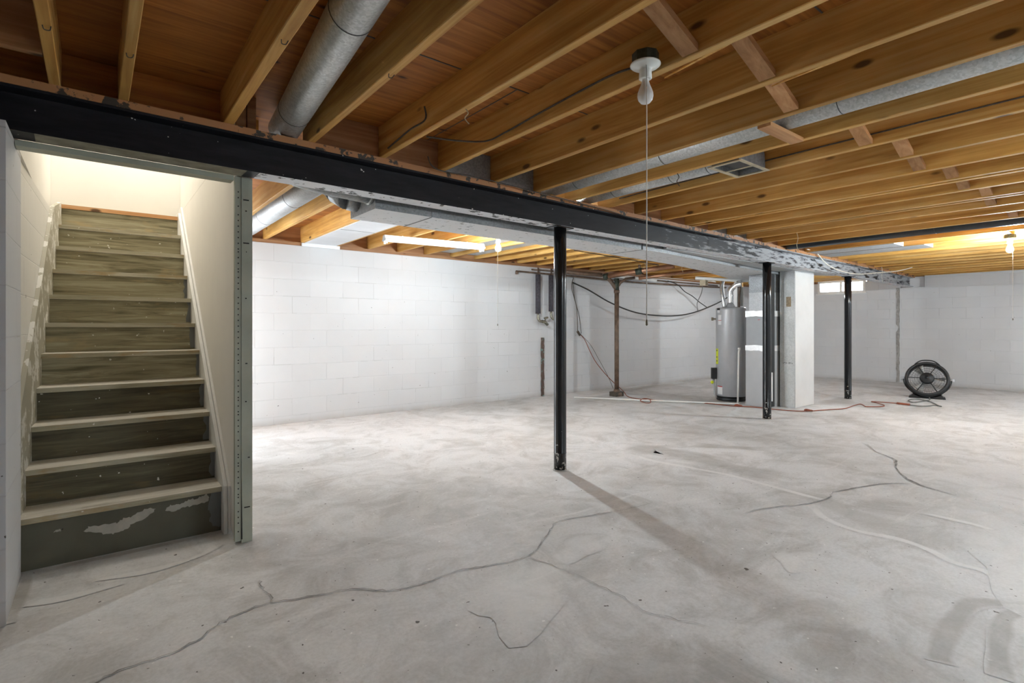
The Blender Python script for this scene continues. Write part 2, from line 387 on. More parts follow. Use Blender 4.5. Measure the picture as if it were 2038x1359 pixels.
def curve_pts(pts, k=6):
    """Catmull-Rom through the points"""
    P = [Vector(p) for p in pts]; out = []
    for i in range(len(P) - 1):
        a, b, c, d = P[max(i - 1, 0)], P[i], P[i + 1], P[min(i + 2, len(P) - 1)]
        for j in range(k):
            t = j / k
            out.append(0.5 * ((2 * b) + (c - a) * t + (2 * a - 5 * b + 4 * c - d) * t * t + (3 * b - a - 3 * c + d) * t ** 3))
    out.append(P[-1]); return out

# ------------------------------------------------------------------ dimensions
TILT = math.atan(0.0287)                     # the beam is not quite parallel to the back wall
def yb(x): return 2.975 + 0.0287 * x         # centre line of the beam
BZ0, BZ1 = 1.93, 2.112                       # beam
JZ0, JZ1 = 2.147, 2.331                      # joists
XR, YB_, XL, YF = 12.88, 6.51, -2.6, -2.2    # walls
WT = 2.105                                   # top of block walls

# ------------------------------------------------------------------ floor with its cracks and stains
fl = MB()
fl.box(XL - .3, XR + .3, YF - .3, YB_ + .3, -0.15, 0.0)
dl = fl.bm.loops.layers.float_color.new('dens')
LAY = [0.0004]
def layer():
    LAY[0] += 0.00007; return LAY[0]
def ribbon(pts, width, mi, z, core=1.0, k=6, jit=0.0, taper=True):
    z = layer() + (0.0032 if mi == 1 else 0)
    P = curve_pts([(p[0], p[1], 0) for p in pts], k); n = len(P); rows = []
    for i, p in enumerate(P):
        t = (P[min(i + 1, n - 1)] - P[max(i - 1, 0)]); t.normalize(); nrm = Vector((-t.y, t.x, 0))
        wd = width * (1 + (.10 if .05 < width < .12 else .3) * math.sin(i * .55 + width * 90) * (1 if width > .03 else 1.6)) * 0.5
        c = p + nrm * random.uniform(-jit, jit)
        rows.append([(c + nrm * wd * q, a) for q, a in ((-1, 0), (-.55, core), (.55, core), (1, 0))])
    V = [[fl.bm.verts.new((q.x, q.y, z)) for q, a in r] for r in rows]
    for i in range(n - 1):
        e0 = 1 if not taper else min(1, i / 3, (n - 1 - i) / 3); e1 = 1 if not taper else min(1, (i + 1) / 3, (n - 2 - i) / 3)
        for j in range(3):
            fc = fl.bm.faces.new([V[i][j], V[i][j + 1], V[i + 1][j + 1], V[i + 1][j]]); fc.material_index = mi
            al = [rows[i][j][1] * e0, rows[i][j + 1][1] * e0, rows[i + 1][j + 1][1] * e1, rows[i + 1][j][1] * e1]
            for lp, a in zip(fc.loops, al): lp[dl] = (a, a, a, 1)
def blob(cx, cy, rx, ry, mi, z, rot=0.0, core=1.0, n=26):
    z = layer()
    c = fl.bm.verts.new((cx, cy, z)); R1, R2 = [], []
    ph = random.uniform(0, 6)
    for i in range(n):
        a = 2 * PI * i / n; wv = 1 + 0.16 * math.sin(3 * a + ph) + 0.1 * math.sin(5 * a - ph)
        for lst, q in ((R1, 0.6), (R2, 1.0)):
            x, y = rx * q * wv * math.cos(a), ry * q * wv * math.sin(a)
            lst.append(fl.bm.verts.new((cx + x * math.cos(rot) - y * math.sin(rot), cy + x * math.sin(rot) + y * math.cos(rot), z)))
    for i in range(n):
        j = (i + 1) % n
        fc = fl.bm.faces.new([c, R1[i], R1[j]]); fc.material_index = mi
        for lp in fc.loops: lp[dl] = (core, core, core, 1)
        fc = fl.bm.faces.new([R1[i], R2[i], R2[j], R1[j]]); fc.material_index = mi
        for lp, a in zip(fc.loops, (core, 0, 0, core)): lp[dl] = (a, a, a, 1)
CR = [[(-0.001, 2.157), (0.078, 2.181), (0.206, 2.183), (0.302, 2.221), (0.378, 2.286), (0.474, 2.324), (0.568, 2.324), (0.678, 2.288), (0.773, 2.256), (0.872, 2.228), (0.969, 2.134), (1.045, 2.097), (1.157, 2.077), (1.296, 2.089), (1.441, 2.053), (1.56, 2.013), (1.67, 2.012)],
      [(0.582, 2.56), (0.571, 2.493), (0.576, 2.395), (0.577, 2.317)],
      [(1.67, 2.012), (1.729, 2.024), (1.789, 2.054), (1.94, 2.144), (2.11, 2.245), (2.361, 2.203), (2.573, 2.147), (2.837, 2.118)],
      [(3.119, 1.66), (3.398, 1.578), (3.553, 1.492), (3.842, 1.454), (3.985, 1.476), (4.402, 1.367), (4.674, 1.199)],
      [(5.908, 1.911), (5.565, 1.709), (5.368, 1.519), (5.096, 1.425), (4.801, 1.294), (4.658, 1.166), (4.567, 0.948)],
      [(1.672, 1.995), (1.714, 1.824), (1.736, 1.62), (1.739, 1.451), (1.726, 1.337), (1.774, 1.207), (1.834, 1.094)]]
for i, c in enumerate(CR):
    wd = (0.0065, 0.005, 0.006, 0.009, 0.016, 0.0035)[i]
    ribbon(c, wd, 1, 0.0016, 1.0, 5, 0.008)
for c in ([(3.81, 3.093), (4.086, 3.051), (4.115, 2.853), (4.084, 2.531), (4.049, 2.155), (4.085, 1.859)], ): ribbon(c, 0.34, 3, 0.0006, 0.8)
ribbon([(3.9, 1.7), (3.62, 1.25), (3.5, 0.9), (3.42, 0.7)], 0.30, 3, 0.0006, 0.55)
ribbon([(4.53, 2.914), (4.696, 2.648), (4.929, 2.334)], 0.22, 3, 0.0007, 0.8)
for c in ([(3.771, 3.004), (3.719, 2.777), (3.79, 2.354), (3.82, 2.13), (3.79, 1.838), (3.765, 1.581), (3.76, 1.453)],
          [(3.554, 1.432), (3.414, 1.319), (3.336, 1.133), (3.38, 0.941), (3.337, 0.793), (3.255, 0.676), (3.256, 0.575), (3.212, 0.515), (3.102, 0.457)],
          [(3.966, 0.992), (3.974, 0.825), (3.959, 0.688), (3.856, 0.588), (3.741, 0.514)]): ribbon(c, 0.055, 2, 0.0011, 1.0)
ribbon([(2.25, 0.50), (2.312, 0.521), (2.486, 0.538), (2.7, 0.545), (2.847, 0.526), (2.955, 0.43)], 0.085, 3, 0.0009, 0.9)
ribbon([(2.30, 0.36), (2.45, 0.39), (2.597, 0.41), (2.792, 0.426), (2.923, 0.392)], 0.075, 3, 0.0010, 0.9)
blob(1.45, 1.75, 0.35, 0.20, 2, 0.0010, 0.6, 0.75); blob(1.95, 1.92, 0.22, 0.10, 2, 0.0010, 0.3, 0.6)
blob(3.5, 0.45, 0.6, 0.22, 2, 0.0010, 0.2, 0.6); blob(2.65, 1.18, 0.13, 0.06, 2, 0.0010, 0.6, 0.7)
blob(1.35, 1.05, 0.30, 0.16, 3, 0.0006, 0.4, 0.6); blob(1.62, 0.92, 0.22, 0.12, 3, 0.0007, 0.2, 0.6)
blob(6.2, 5.7, 0.55, 0.28, 4, 0.0007, 0.0, 0.7); blob(8.2, 6.2, 1.4, 0.18, 4, 0.0007, 0.0, 0.6)
for xx in (11.6, 12.2, 12.7): blob(xx, 3.6, 0.22, 1.2, 4, 0.0005 + xx * 1e-5, 0.0, 0.35)
blob(12.6, 1.2, 0.25, 1.9, 4, 0.0008, 0.0, 0.4)
blob(8.9, 3.25, 0.5, 0.22, 3, 0.0006, 0.1, 0.9)
ribbon([(0.0, 3.02), (0.2, 2.98), (0.4, 3.02), (0.5, 3.12)], 0.05, 2, 0.0012, 1.0); ribbon([(-0.25, 2.95), (-0.1, 2.90), (0.1, 2.92)], 0.06, 2, 0.0012, 1.0)
ribbon([(-0.2, 3.29), (0.15, 3.29), (0.52, 3.29)], 0.05, 4, 0.0012, 0.9); ribbon([(-0.26, 2.78), (-0.25, 3.05), (-0.24, 3.3)], 0.05, 4, 0.0013, 1.0)
o = struct(fl.build('floor', [M['floor'], M['crack'], M['bloom'], M['damp'], M['grime']]))

# ------------------------------------------------------------------ walls
struct(MB().box(0.66, XR + 0.2, YB_, YB_ + 0.2, 0, WT).build('wall_back', M['block_x']))
# right wall, opened for the window and pocketed for the beam end
W0, W1, WZ0, WZ1 = 4.17, 5.11, 1.875, JZ0
wr = MB(); PY0, PY1 = 3.14, 3.54
wr.box(XR, XR + 0.2, YF, PY0, 0, 2.150); wr.box(XR, XR + 0.2, PY0, PY1, 0, 1.925)
wr.box(XR, XR + 0.2, PY1, W0, 0, WT); wr.box(XR, XR + 0.2, W0, W1, 0, WZ0); wr.box(XR, XR + 0.2, W1, YB_, 0, WT)
wr.box(XR + 0.06, XR + 0.2, PY0, PY1, 1.925, 2.14)
struct(wr.build('wall_right', M['block_y']))
# block pier / wall to the left of the stair opening
struct(MB().box(XL, -0.27, 2.775, 3.29, 0, 1.927).build('wall_left', [M['block_x']]))
p = MB(); p.box(-0.2705, -0.2695, 2.776, 3.289, 0.001, 1.926)
struct(p.build('wall_left_return', M['block_y']))
struct(MB().box(XL - 0.2, XL, YF - 0.2, YB_, 0, 2.40).build('wall_far_left', M['block_y']))
struct(MB().box(XL, XR + 0.2, YF - 0.2, YF, 0, 2.40).build('wall_front', M['block_x']))
# stairwell: angled lower left wall, upper left wall set back, end wall, right partition
lw = MB(); lw.prism([(-0.30, 3.292), (-0.224, 5.47), (-0.45, 5.47), (-0.45, 3.292)], 0, 1.955)
struct(lw.build('wall_stair_left', M['block_stair']))
uw = MB(); uw.box(-0.45, -0.278, 3.292, 5.48, 1.957, 3.6)
struct(uw.build('wall_stair_left_upper', M['plaster']))
struct(MB().box(-0.45, 0.66, 5.482, 5.56, 0, 3.6).build('wall_stair_back', M['plaster']))
struct(MB().box(0.586, 0.652, 3.10, 5.48, 0.02, 2.14).build('wall_stair_right', M['plaster']))
struct(MB().box(0.586, 0.652, 3.31, 5.48, 2.142, 3.6).build('wall_stair_right_upper', M['plaster']))
struct(MB().box(-0.45, 0.66, 3.20, 3.29, 2.15, 3.6).build('wall_stair_front', M['plaster']))
struct(MB().box(-0.46, 0.67, 3.2, 5.56, 3.6, 3.66).build('ceiling_stairwell', M['plaster']))
struct(MB().box(XL, -0.45, 3.292, YB_, 0, 0.01).box(XL, -0.46, 3.292, 3.35, 0, 2.14).build('wall_left_back', M['block_x']))
# subfloor
cg = MB()
cg.box(XL - .2, XR + .25, YF - .2, 3.195, JZ1 + .001, JZ1 + 0.03)
cg.box(XL - .2, -0.455, 3.195, YB_ + .2, JZ1 + .001, JZ1 + 0.03)
cg.box(0.657, XR + .25, 3.195, YB_ + .2, JZ1 + .001, JZ1 + 0.03)
cg.box(-0.455, 0.657, 5.565, YB_ + .2, JZ1 + .001, JZ1 + 0.03)
struct(cg.build('ceiling', M['ply']))
cs = MB(); cs.mi = 0
for yy in (-1.6, -0.38, 0.84, 2.06): cs.box(XL, XR, yy, yy + 0.006, JZ1 - .0015, JZ1 + .0008)
for i, yy in enumerate((-1.6, -0.38, 0.84, 2.06)):
    for k in range(7): cs.box(-2 + k * 2.44 + (i % 2) * 1.22, -1.995 + k * 2.44 + (i % 2) * 1.22, yy, yy + 1.22, JZ1 - .0015, JZ1 + .0008)
struct(cs.build('ceiling_seams', M['seam']))
# rim boards over the walls (close the room above the block)
struct(MB().box(0.66, XR + .2, YB_ + .06, YB_ + .1, WT, JZ1).box(XL, XR + .2, YB_ + .15, YB_ + .2, WT, JZ1).build('trim_1', M['plate']))
struct(MB().box(XR + .05, XR + .09, YF, W0, 2.14, JZ1).box(XR + .05, XR + .09, W1, YB_, WT, JZ1).box(XR + .05, XR + .09, W0, W1, JZ0 + .01, JZ1).box(XR + .11, XR + .16, YF, W0, 2.1, JZ1).box(XR + .11, XR + .16, W1, YB_ + .2, 2.08, JZ1).build('trim_2', M['plate']))

# window in the right wall, high up, with daylight behind
wf = MB(); fr = 0.045; X0, X1 = XR + 0.005, XR + 0.055
wf.box(X0, X1, W0, W1, WZ0, WZ0 + fr); wf.box(X0, X1, W0, W1, WZ1 - fr + .01, WZ1 + .01)
for y0, y1 in ((W0, W0 + fr), (W1 - fr, W1), ((W0 + W1) / 2 - .02, (W0 + W1) / 2 + .02)): wf.box(X0, X1, y0, y1, WZ0 + fr, WZ1 - fr + .01)
wf.box(XR - 0.025, XR + 0.03, W0 - 0.03, W1 + 0.03, WZ0 - 0.02, WZ0)
win = struct(wf.build('window_1', M['white_paint'], bevel=0.002))
gm, nt, b = mat('frosted_glass'); b.inputs['Transmission Weight'].default_value = 1.0; b.inputs['Roughness'].default_value = 0.35
b.inputs['Base Color'].default_value = (0.97, 0.98, 1, 1); b.inputs['IOR'].default_value = 1.1
MB().box(XR + 0.028, XR + 0.032, W0 + fr, W1 - fr, WZ0 + fr, WZ1 - fr + .01).build('pane', gm, win)
# mortar filled chase running down the right wall
sm_ = MB(); rnd = random.Random(3)
zs = [0.0 + i * 1.93 / 34 for i in range(35)]
L_ = [(3.585 - 0.024 - rnd.uniform(0, .012), z) for z in zs]; R_ = [(3.585 + 0.018 + rnd.uniform(0, .014) - (0.03 if abs(z - 1.12) < .06 else 0), z) for z in zs]
sm_.prism(L_ + R_[::-1], XR - 0.008, XR + 0.001, 'X')
struct(sm_.build('trim_3', plain('raw_mortar', (0.30, 0.285, 0.27), 0.85, 0, 0.25, 20, 0.3)))

# sill plates on the block walls
tag(MB().box(0.66, 12.85, YB_ + 0.005, YB_ + 0.055, WT + .0005, JZ0 - .0005).build('sill_plate', M['plate']), 'long brown wooden sill plate lying on top of the white back block wall', 'plate')
tag(MB().box(XR + 0.005, XR + 0.048, YF, 3.1, 2.1505, 2.19).build('sill_plate', M['plate']), 'dirty wooden sill plate on top of the right block wall beyond the fan', 'plate')

# ------------------------------------------------------------------ steel beam
XB0, XB1 = -2.55, 12.70
def beam_obj():
    s = MB(); h = 0.066; t = 0.006; fz = 0.011
    pr = [(-h, BZ0), (h, BZ0), (h, BZ0 + fz), (t, BZ0 + fz + .006), (t, BZ1 - fz - .006), (h, BZ1 - fz), (h, BZ1), (-h, BZ1), (-h, BZ1 - fz), (-t, BZ1 - fz - .006), (-t, BZ0 + fz + .006), (-h, BZ0 + fz)]
    s.prism(pr, XB0, XB1, 'X')
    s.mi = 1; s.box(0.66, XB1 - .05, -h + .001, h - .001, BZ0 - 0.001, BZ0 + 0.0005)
    s.mi = 2; s.box(-0.2, 0.6, -h + .001, h - .001, BZ0 - 0.001, BZ0 + 0.0005)
    return s
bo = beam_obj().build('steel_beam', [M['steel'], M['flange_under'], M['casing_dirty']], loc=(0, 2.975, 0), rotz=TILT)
tag(bo, 'long black painted steel I-beam carrying the joists across the basement', 'beam')
tag(MB().box(XB0, XB1 + .1, -0.068, 0.066, BZ1 + .0005, JZ0 - .0005).build('nailer_plate', chipped('stained_plate', (0.42, 0.20, 0.08), (0.05, 0.04, 0.03), 0.555, 12), loc=(0, 2.975, 0), rotz=TILT), 'rough brown wooden plate bolted along the top of the black steel beam', 'plate')

# posts
def post(x, label):
    y = yb(x); t = thing('support_post', label, 'post', (x, y, 0), TILT, 'black steel posts under the beam')
    m = MB(); r = 0.0495
    m.lathe([(r, 0.004), (r, 0.135), (r + .0012, 0.137), (r + .0012, 0.143), (r, 0.145), (r, 0.5), (r, 1.0), (r, 1.5), (r, BZ0 - 0.011)], n=40)
    m.build('shaft', M['post'], t)
    MB().box(-0.095, 0.095, -0.06, 0.06, BZ0 - 0.011, BZ0 - .0015).build('cap_plate', M['black'], t, bevel=0.002)
    MB().lathe([(0.058, 0.0), (0.056, 0.006), (0.051, 0.010)], n=28).build('base_ring', plain('mortar_ring', (0.36, 0.35, 0.33), 0.8), t)
post(2.90, 'glossy black steel post nearest the camera, casting the long shadow')
post(6.50, 'black steel post standing in front of the furnace')
post(9.285, 'black steel post farthest away, in front of the small bright window')

# ------------------------------------------------------------------ joists
NEAR = [-0.56, -0.135, 0.098, 0.52, 0.925, 1.345, 1.758, 2.185, 2.59, 3.0, 3.40, 3.81, 4.22, 4.62, 4.705, 5.06, 5.45, 5.53, 5.90, 6.29, 6.70, 7.12, 7.52, 7.93, 8.34, 8.42, 8.75, 9.16, 9.57, 9.98, 10.39, 10.80, 11.21, 11.62, 12.03, 12.44, 12.80]
BACK = [0.72, 1.10, 1.53, 1.95, 2.365, 2.79, 3.21, 3.62, 4.05, 4.47, 4.88, 5.30, 5.71, 6.12, 6.54, 6.95, 7.36, 7.77, 8.19, 8.60, 9.01, 9.43, 9.84, 10.25, 10.66, 11.07, 11.48, 11.90, 12.31, 12.74]
ORD = ['first', 'second', 'third', 'fourth', 'fifth', 'sixth', 'seventh', 'eighth', 'ninth', 'tenth', 'eleventh', 'twelfth', 'thirteenth', 'fourteenth', 'fifteenth', 'sixteenth', 'seventeenth', 'eighteenth', 'nineteenth', 'twentieth', 'twenty-first', 'twenty-second', 'twenty-third', 'twenty-fourth', 'twenty-fifth', 'twenty-sixth', 'twenty-seventh', 'twenty-eighth', 'twenty-ninth', 'thirtieth', 'thirty-first', 'thirty-second', 'thirty-third', 'thirty-fourth', 'thirty-fifth']
def joist(x, y0, y1, label, group):
    m = MB(); w2 = 0.019 if x != 0.52 else 0.023
    k = 14; L0 = y1 - y0; rj = random.Random(int(x * 977) + int(y0 * 7))
    amp = rj.uniform(0.0, 0.004)
    rs = []
    for i in range(k + 1):
        y = L0 * i / k; dx = amp * math.sin(i * 0.7 + x * 5)
        c = 0.003
        rs.append([(q[0] + dx, y, q[1]) for q in ((-w2 + c, JZ0), (w2 - c, JZ0), (w2, JZ0 + c), (w2, JZ1), (-w2, JZ1), (-w2, JZ0 + c))])
    m.rings(rs, sm=False)
    o = m.build('ceiling_joist', M['joist'], loc=(x, y0, 0))
    return tag(o, label, 'joist', group)
GN = 'joists in front of the black beam'; GB = 'joists behind the black beam'
for i, x in enumerate(NEAR):
    if x < -0.5: lb = 'wooden joist at the extreme left, beyond the short nailed board'
    elif x < 0: lb = 'wooden joist over the left of the stair opening, bearing a small wire staple'
    elif x < 0.2: lb = 'narrow-looking wooden joist over the stairs, between the two leftmost thick ones'
    elif x < 0.6: lb = 'thick wooden joist just left of the fat grey round duct'
    elif x < 1.0: lb = 'torn-grained wooden joist just right of the fat grey round duct'
    else: lb = 'wooden joist, %s to the right of the fat round duct, front bay' % ORD[i - 4]
    joist(x, YF + 0.01, yb(x) + 0.03, lb, GN)
for i, x in enumerate(BACK):
    y0 = yb(x) - 0.035
    if x < 0.9: lb = 'wooden joist behind the beam, leftmost beside the stair partition'
    elif x < 1.3: lb = 'wooden joist behind the beam, left of the back round duct'
    elif x < 1.7: lb = 'wooden joist behind the beam, right of the back round duct'
    elif x < 2.1: lb = 'wooden joist on the left edge of the white panned bay'
    elif x < 2.5: lb = 'wooden joist on the right edge of the white panned bay'
    else: lb = 'wooden joist behind the beam, %s right of the white panned bay' % ORD[i - 5]
    if x < 0.9: y0 = 5.0 - 1.7
    joist(x, y0, YB_ + 0.05, lb, GB)

# boards between joists ----------------------------------------------------
def bridging(x0, x1, y, label, w_=0.066):
    m = MB(); th = 0.024
    if x0 > 2.59 and x1 < 3.0: m.box(x0, x1, -w_ / 2, w_ / 2, JZ0 - .014, JZ0 + .006)      # laid flat below the duct
    else: m.prism([(x0, JZ1 - .004), (x0, JZ1 - .004 - th * 1.1), (x1 - .004, JZ0 + .008), (x1, JZ0 + .008), (x1, JZ0 + .008 + th * 1.1), (x0 + .006, JZ1 - .004)], -w_ / 2, w_ / 2, 'Y')
    o = m.build('bridging_board', M['block_wood'], loc=(0, y, 0))
    return tag(o, label, 'board', 'slanting boards nailed between the front joists')
def gap(a, b): return NEAR[a] + .021, NEAR[b] - .021
i_ = {x: k for k, x in enumerate(NEAR)}
BR = [(1.345, 1.758, 1.13), (1.758, 2.185, 1.05), (2.185, 2.59, 1.135), (2.59, 3.0, 1.285), (3.0, 3.40, 1.09), (3.40, 3.81, 1.01), (3.81, 4.22, 1.05), (4.22, 4.62, 0.965), (4.705, 5.06, 0.99), (5.06, 5.45, 0.93), (5.53, 5.90, 0.98), (6.29, 6.70, 0.96), (7.12, 7.52, 0.95), (7.52, 7.93, 0.86), (7.93, 8.34, 0.92)]
WHERE = ['above and right of the white lamp holder', 'second from the white lamp holder', 'crossing the bay left of the long round duct', 'passing under the long grey round duct', 'just right of the long grey round duct', 'second to the right of the long round duct',
         'third to the right of the long round duct', 'fourth to the right of the long round duct', 'fifth to the right of the long round duct', 'sixth to the right of the long round duct', 'seventh to the right of the long round duct',
         'near the right frame edge, eighth from the long round duct', 'above the lit bulb at the right, nearest the camera', 'above the lit bulb at the right, middle of three', 'above the lit bulb at the right, farthest of three']
for (a, b_, y), wh in zip(BR, WHERE):
    bridging(a + .0215, b_ - .0215, y, 'short reddish board between joists, ' + wh)
o = MB().box(-0.54, -0.156, 2.60, 2.638, JZ0 + .001, JZ1 - .001).build('blocking_board', M['block_wood']); tag(o, 'board nailed between joists at the upper left corner', 'board')
# splinters of torn wood under two joists
tag(MB().prism([(-.3, 0), (0.02, -.004), (.3, .012), (0, .016)], 0, 0.006).build('wood_splinter', M['joist'], loc=(1.80, 1.02, JZ0 + .014), rotz=1.4), 'pale torn wood sliver hanging right of the white lamp holder', 'splinter')
tag(MB().prism([(-.3, 0), (0.02, -.004), (.3, .012), (0, .016)], 0, 0.006).build('wood_splinter', M['joist'], loc=(2.235, 0.78, JZ0 + .014), rotz=1.45), 'pale torn wood sliver beside the second bridging board', 'splinter')
# beam-end blocking of the bays, standing on the nailer plate
def bay_block(a, b_, m_, name, label):
    y = yb((a + b_) / 2) - 0.045
    o = MB().box(a + .0215, b_ - .0215, y, y + 0.012, JZ0 + .001, JZ1 - .001).build(name, m_)
    tag(o, label, 'panel' if 'panel' in name else 'board', 'fillers between joists on the beam')
ks = [k for k in range(4, len(NEAR) - 1) if NEAR[k + 1] - NEAR[k] > 0.15]
GREY = {1.758: 'grey metal panel closing the bay above the lit bulb glow', 2.185: 'grey metal panel closing the bay left of the long round duct', 5.06: 'grey metal panel closing a bay near the middle post, left one', 5.53: 'grey metal panel closing a bay near the middle post, right one'}
n = 0
for k in ks:
    a, b_ = NEAR[k], NEAR[k + 1]
    if a in GREY: bay_block(a, b_, M['galv_dark'], 'bay_panel', GREY[a])
    elif a in (2.59, 3.0): continue
    else:
        n += 1; bay_block(a, b_, M['plate'], 'blocking_board', 'added dark board blocking light through the joist bay over the beam, %s from the left' % ORD[n - 1])  # boards added to stop bulb light passing over the beam
o = MB().box(-2.5, 0.497, yb(0) + 0.045, yb(0) + 0.075, JZ0 + .001, JZ1 - .001)
o = o.build('header_board', M['ply']); tag(o, 'dark stained plywood header above the beam over the stairs', 'board')
o = MB().box(0.565, 0.61, yb(.6) + 0.0, yb(.6) + 0.03, JZ0 + .001, JZ1 - .001).build('blocking_board', M['plate']); tag(o, 'short upright dark board left of the fat round duct end, first of a pair', 'board')
o = MB().box(0.614, 0.655, yb(.6) - 0.01, yb(.6) + 0.02, JZ0 + .001, JZ1 - .001).build('blocking_board', M['plate']); tag(o, 'short upright dark board touching the fat round duct end, second of a pair', 'board')

# ------------------------------------------------------------------ staircase
RISE, RUN, Y0, Z0 = 0.1826, 0.2015, 3.305, 0.251
def xl(y): return -0.283 + 0.035 * (y - 3.3)
st = thing('staircase', 'steep wooden staircase with worn olive paint rising between white walls', 'stairs', (0.14, 3.3, 0))
def chl(o): o.location = (o.location[0] - 0.14, o.location[1] - 3.3, o.location[2]); return o
for i in range(11):
    y = Y0 + i * RUN; z = Z0 + i * RISE; zb = 0.0 if i == 0 else z - RISE
    x0, x1 = xl(y) + .004, 0.551
    yr = y + 0.028
    m = MB(); m.box(x0, x1, yr, yr + 0.018, zb + 0.0005, z - 0.0275)
    mats = [M['riser'] if i > 3 else M['riser_shaded']]  # lit copy on the upper steps, shaded copy below
    if i == 0:
        mats = [M['riser_first'], M['peel'], M['grey_brush']]
        m.mi = 1
        def patch(pts):
            rp = random.Random(len(pts)); q = []
            for (ax, az), (bx, bz) in zip(pts, pts[1:] + pts[:1]):
                for u_ in (0, .25, .5, .75): q.append((ax + (bx - ax) * u_ + rp.uniform(-.0035, .0035), az + (bz - az) * u_ + rp.uniform(-.004, .004)))
            m.prism(q, yr - 0.0012, yr + 0.001, 'Y')
        patch([(-0.045, .135), (-.01, .125), (.03, .105), (.07, .095), (.10, .10), (.135, .115), (.14, .125), (.19, .14), (.235, .165), (.245, .185), (.22, .195), (.18, .185), (.14, .165), (.11, .165), (.085, .148), (.05, .150), (.01, .152), (-.03, .155)])
        patch([(.29, .165), (.32, .155), (.35, .155), (.36, .165), (.40, .165), (.45, .17), (.485, .175), (.495, .195), (.48, .215), (.46, .21), (.43, .20), (.40, .205), (.38, .195), (.35, .185), (.31, .19), (.295, .18)])
        patch([(-.16, .155), (-.14, .158), (-.12, .166), (-.13, .168), (-.15, .164)])
        m.mi = 2; patch([(.551, .02), (.551, .222), (.505, .222), (.50, .19), (.485, .14), (.50, .10), (.495, .06), (.515, .03)])
    elif i < 8:
        mats.append(M['grey_brush']); m.mi = 1; zt = z - .028
        rj = random.Random(i); e = [(.551, zb + .01)] + [(.551 - rj.uniform(.012, .034), zb + .01 + (zt - zb - .01) * q / 5) for q in range(6)] + [(.551, zt)]
        m.prism(e, yr - 0.0012, yr + .001, 'Y')
    chl(m.build('riser', mats, st))
    if i < 10:
        t = MB(); t.box(x0, x1, y + 0.0015, y + RUN + 0.03, z - 0.0265, z)
        t.mi = 1; t.box(x0, x1, y, y + 0.0025, z - 0.0268, z - .0015)
        o = chl(t.build('tread', [M['tread'], M['nosing']], st)); o['label'] = 'worn tread with a tan nosing'
    else:
        t = MB(); t.box(x0, x1, y + 0.012, 5.48, z - 0.0265, z - .004)
        chl(t.build('landing_board', M['riser'], st))
        t = MB(); t.box(x0, x1, y + 0.004, y + 0.03, z - .026, z + 0.004)
        o = chl(t.build('landing_edge', M['block_wood'], st)); o['label'] = 'bare orange wood edge of the landing'
SL = RISE / RUN
sk = MB(); ya, yb_ = 3.292, 4.80
def nz(y): return Z0 + (y - Y0) * SL
sk_pts = [(ya, 0.0), (ya, nz(ya) + .44), (yb_, nz(yb_) + .36), (5.30, nz(5.30) + .03), (5.46, nz(5.30) + .03), (5.46, 1.80), (ya + 0.4, 0.0)]
P0 = [[(xl(y) - 0.016, y, z) for y, z in sk_pts], [(xl(y) + 0.004, y, z) for y, z in sk_pts]]
sk.rings(P0, sm=False)
o = chl(sk.build('skirt_board', M['skirt'], st)); o['label'] = 'left skirt board with flaking white paint'
s2 = MB(); q = [(3.10, 0.03), (3.10, 0.0) , (3.75, 0.0), (5.46, 1.75), (5.46, 2.14), (5.31, nz(5.31) + 0.045), (3.29, nz(3.29) + 0.03), (3.275, 0.235), (3.245, 0.05)]
q = [(3.25, 0.0), (3.75, 0.0), (5.46, 1.75), (5.46, 2.12), (5.30, nz(5.30) + .05), (3.26, nz(3.26) + .05)]
s2.prism(q, 0.552, 0.570, 'X'); 
q2 = [(3.25, 0.0), (3.75, 0.0), (5.46, 1.75), (5.46, 2.17), (5.32, nz(5.32) + .09), (3.24, nz(3.24) + .07)]
s2.prism(q2, 0.572, 0.585, 'X')
chl(s2.build('skirt_board', M['white_paint'], st))['label'] = 'right skirt board with a double white edge'
for k in range(3):    # stubs filling the gap beside the partition foot
    pass

# casing of the opening: head boards under the beam and the perforated jamb
hd = MB(); hd.box(-0.268, 0.565, -0.02, 0.055, 1.902, BZ0 - .0015)
struct(hd.build('trim_4', M['casing'], loc=(0, 3.06, 0), rotz=TILT, bevel=0.002))
jb = MB(); jb.box(0.572, 0.602, 3.068, 3.098, 0.012, BZ0 - .002); jb.box(0.6025, 0.655, 3.064, 3.098, 0.0, BZ0 - .002)
jb.mi = 1; rj = random.Random(5); z = 0.06
while z < 1.88:
    jb.box(0.585, 0.5905, 3.0668, 3.0690, z, z + .006); z += rj.choice([.03, .03, .03, .015, .045])
for k in range(9): zz = rj.uniform(.1, 1.85); jb.box(0.61 + rj.uniform(0, .03), 0.6145 + rj.uniform(.005, .03), 3.0630, 3.0645, zz, zz + .006)
jb.prism([(0.6018, 0.02), (0.607, 0.02), (0.603, 0.34)], 3.0625, 3.0645, 'Y')
struct(jb.build('trim_5', [M['casing'], M['hole']]))

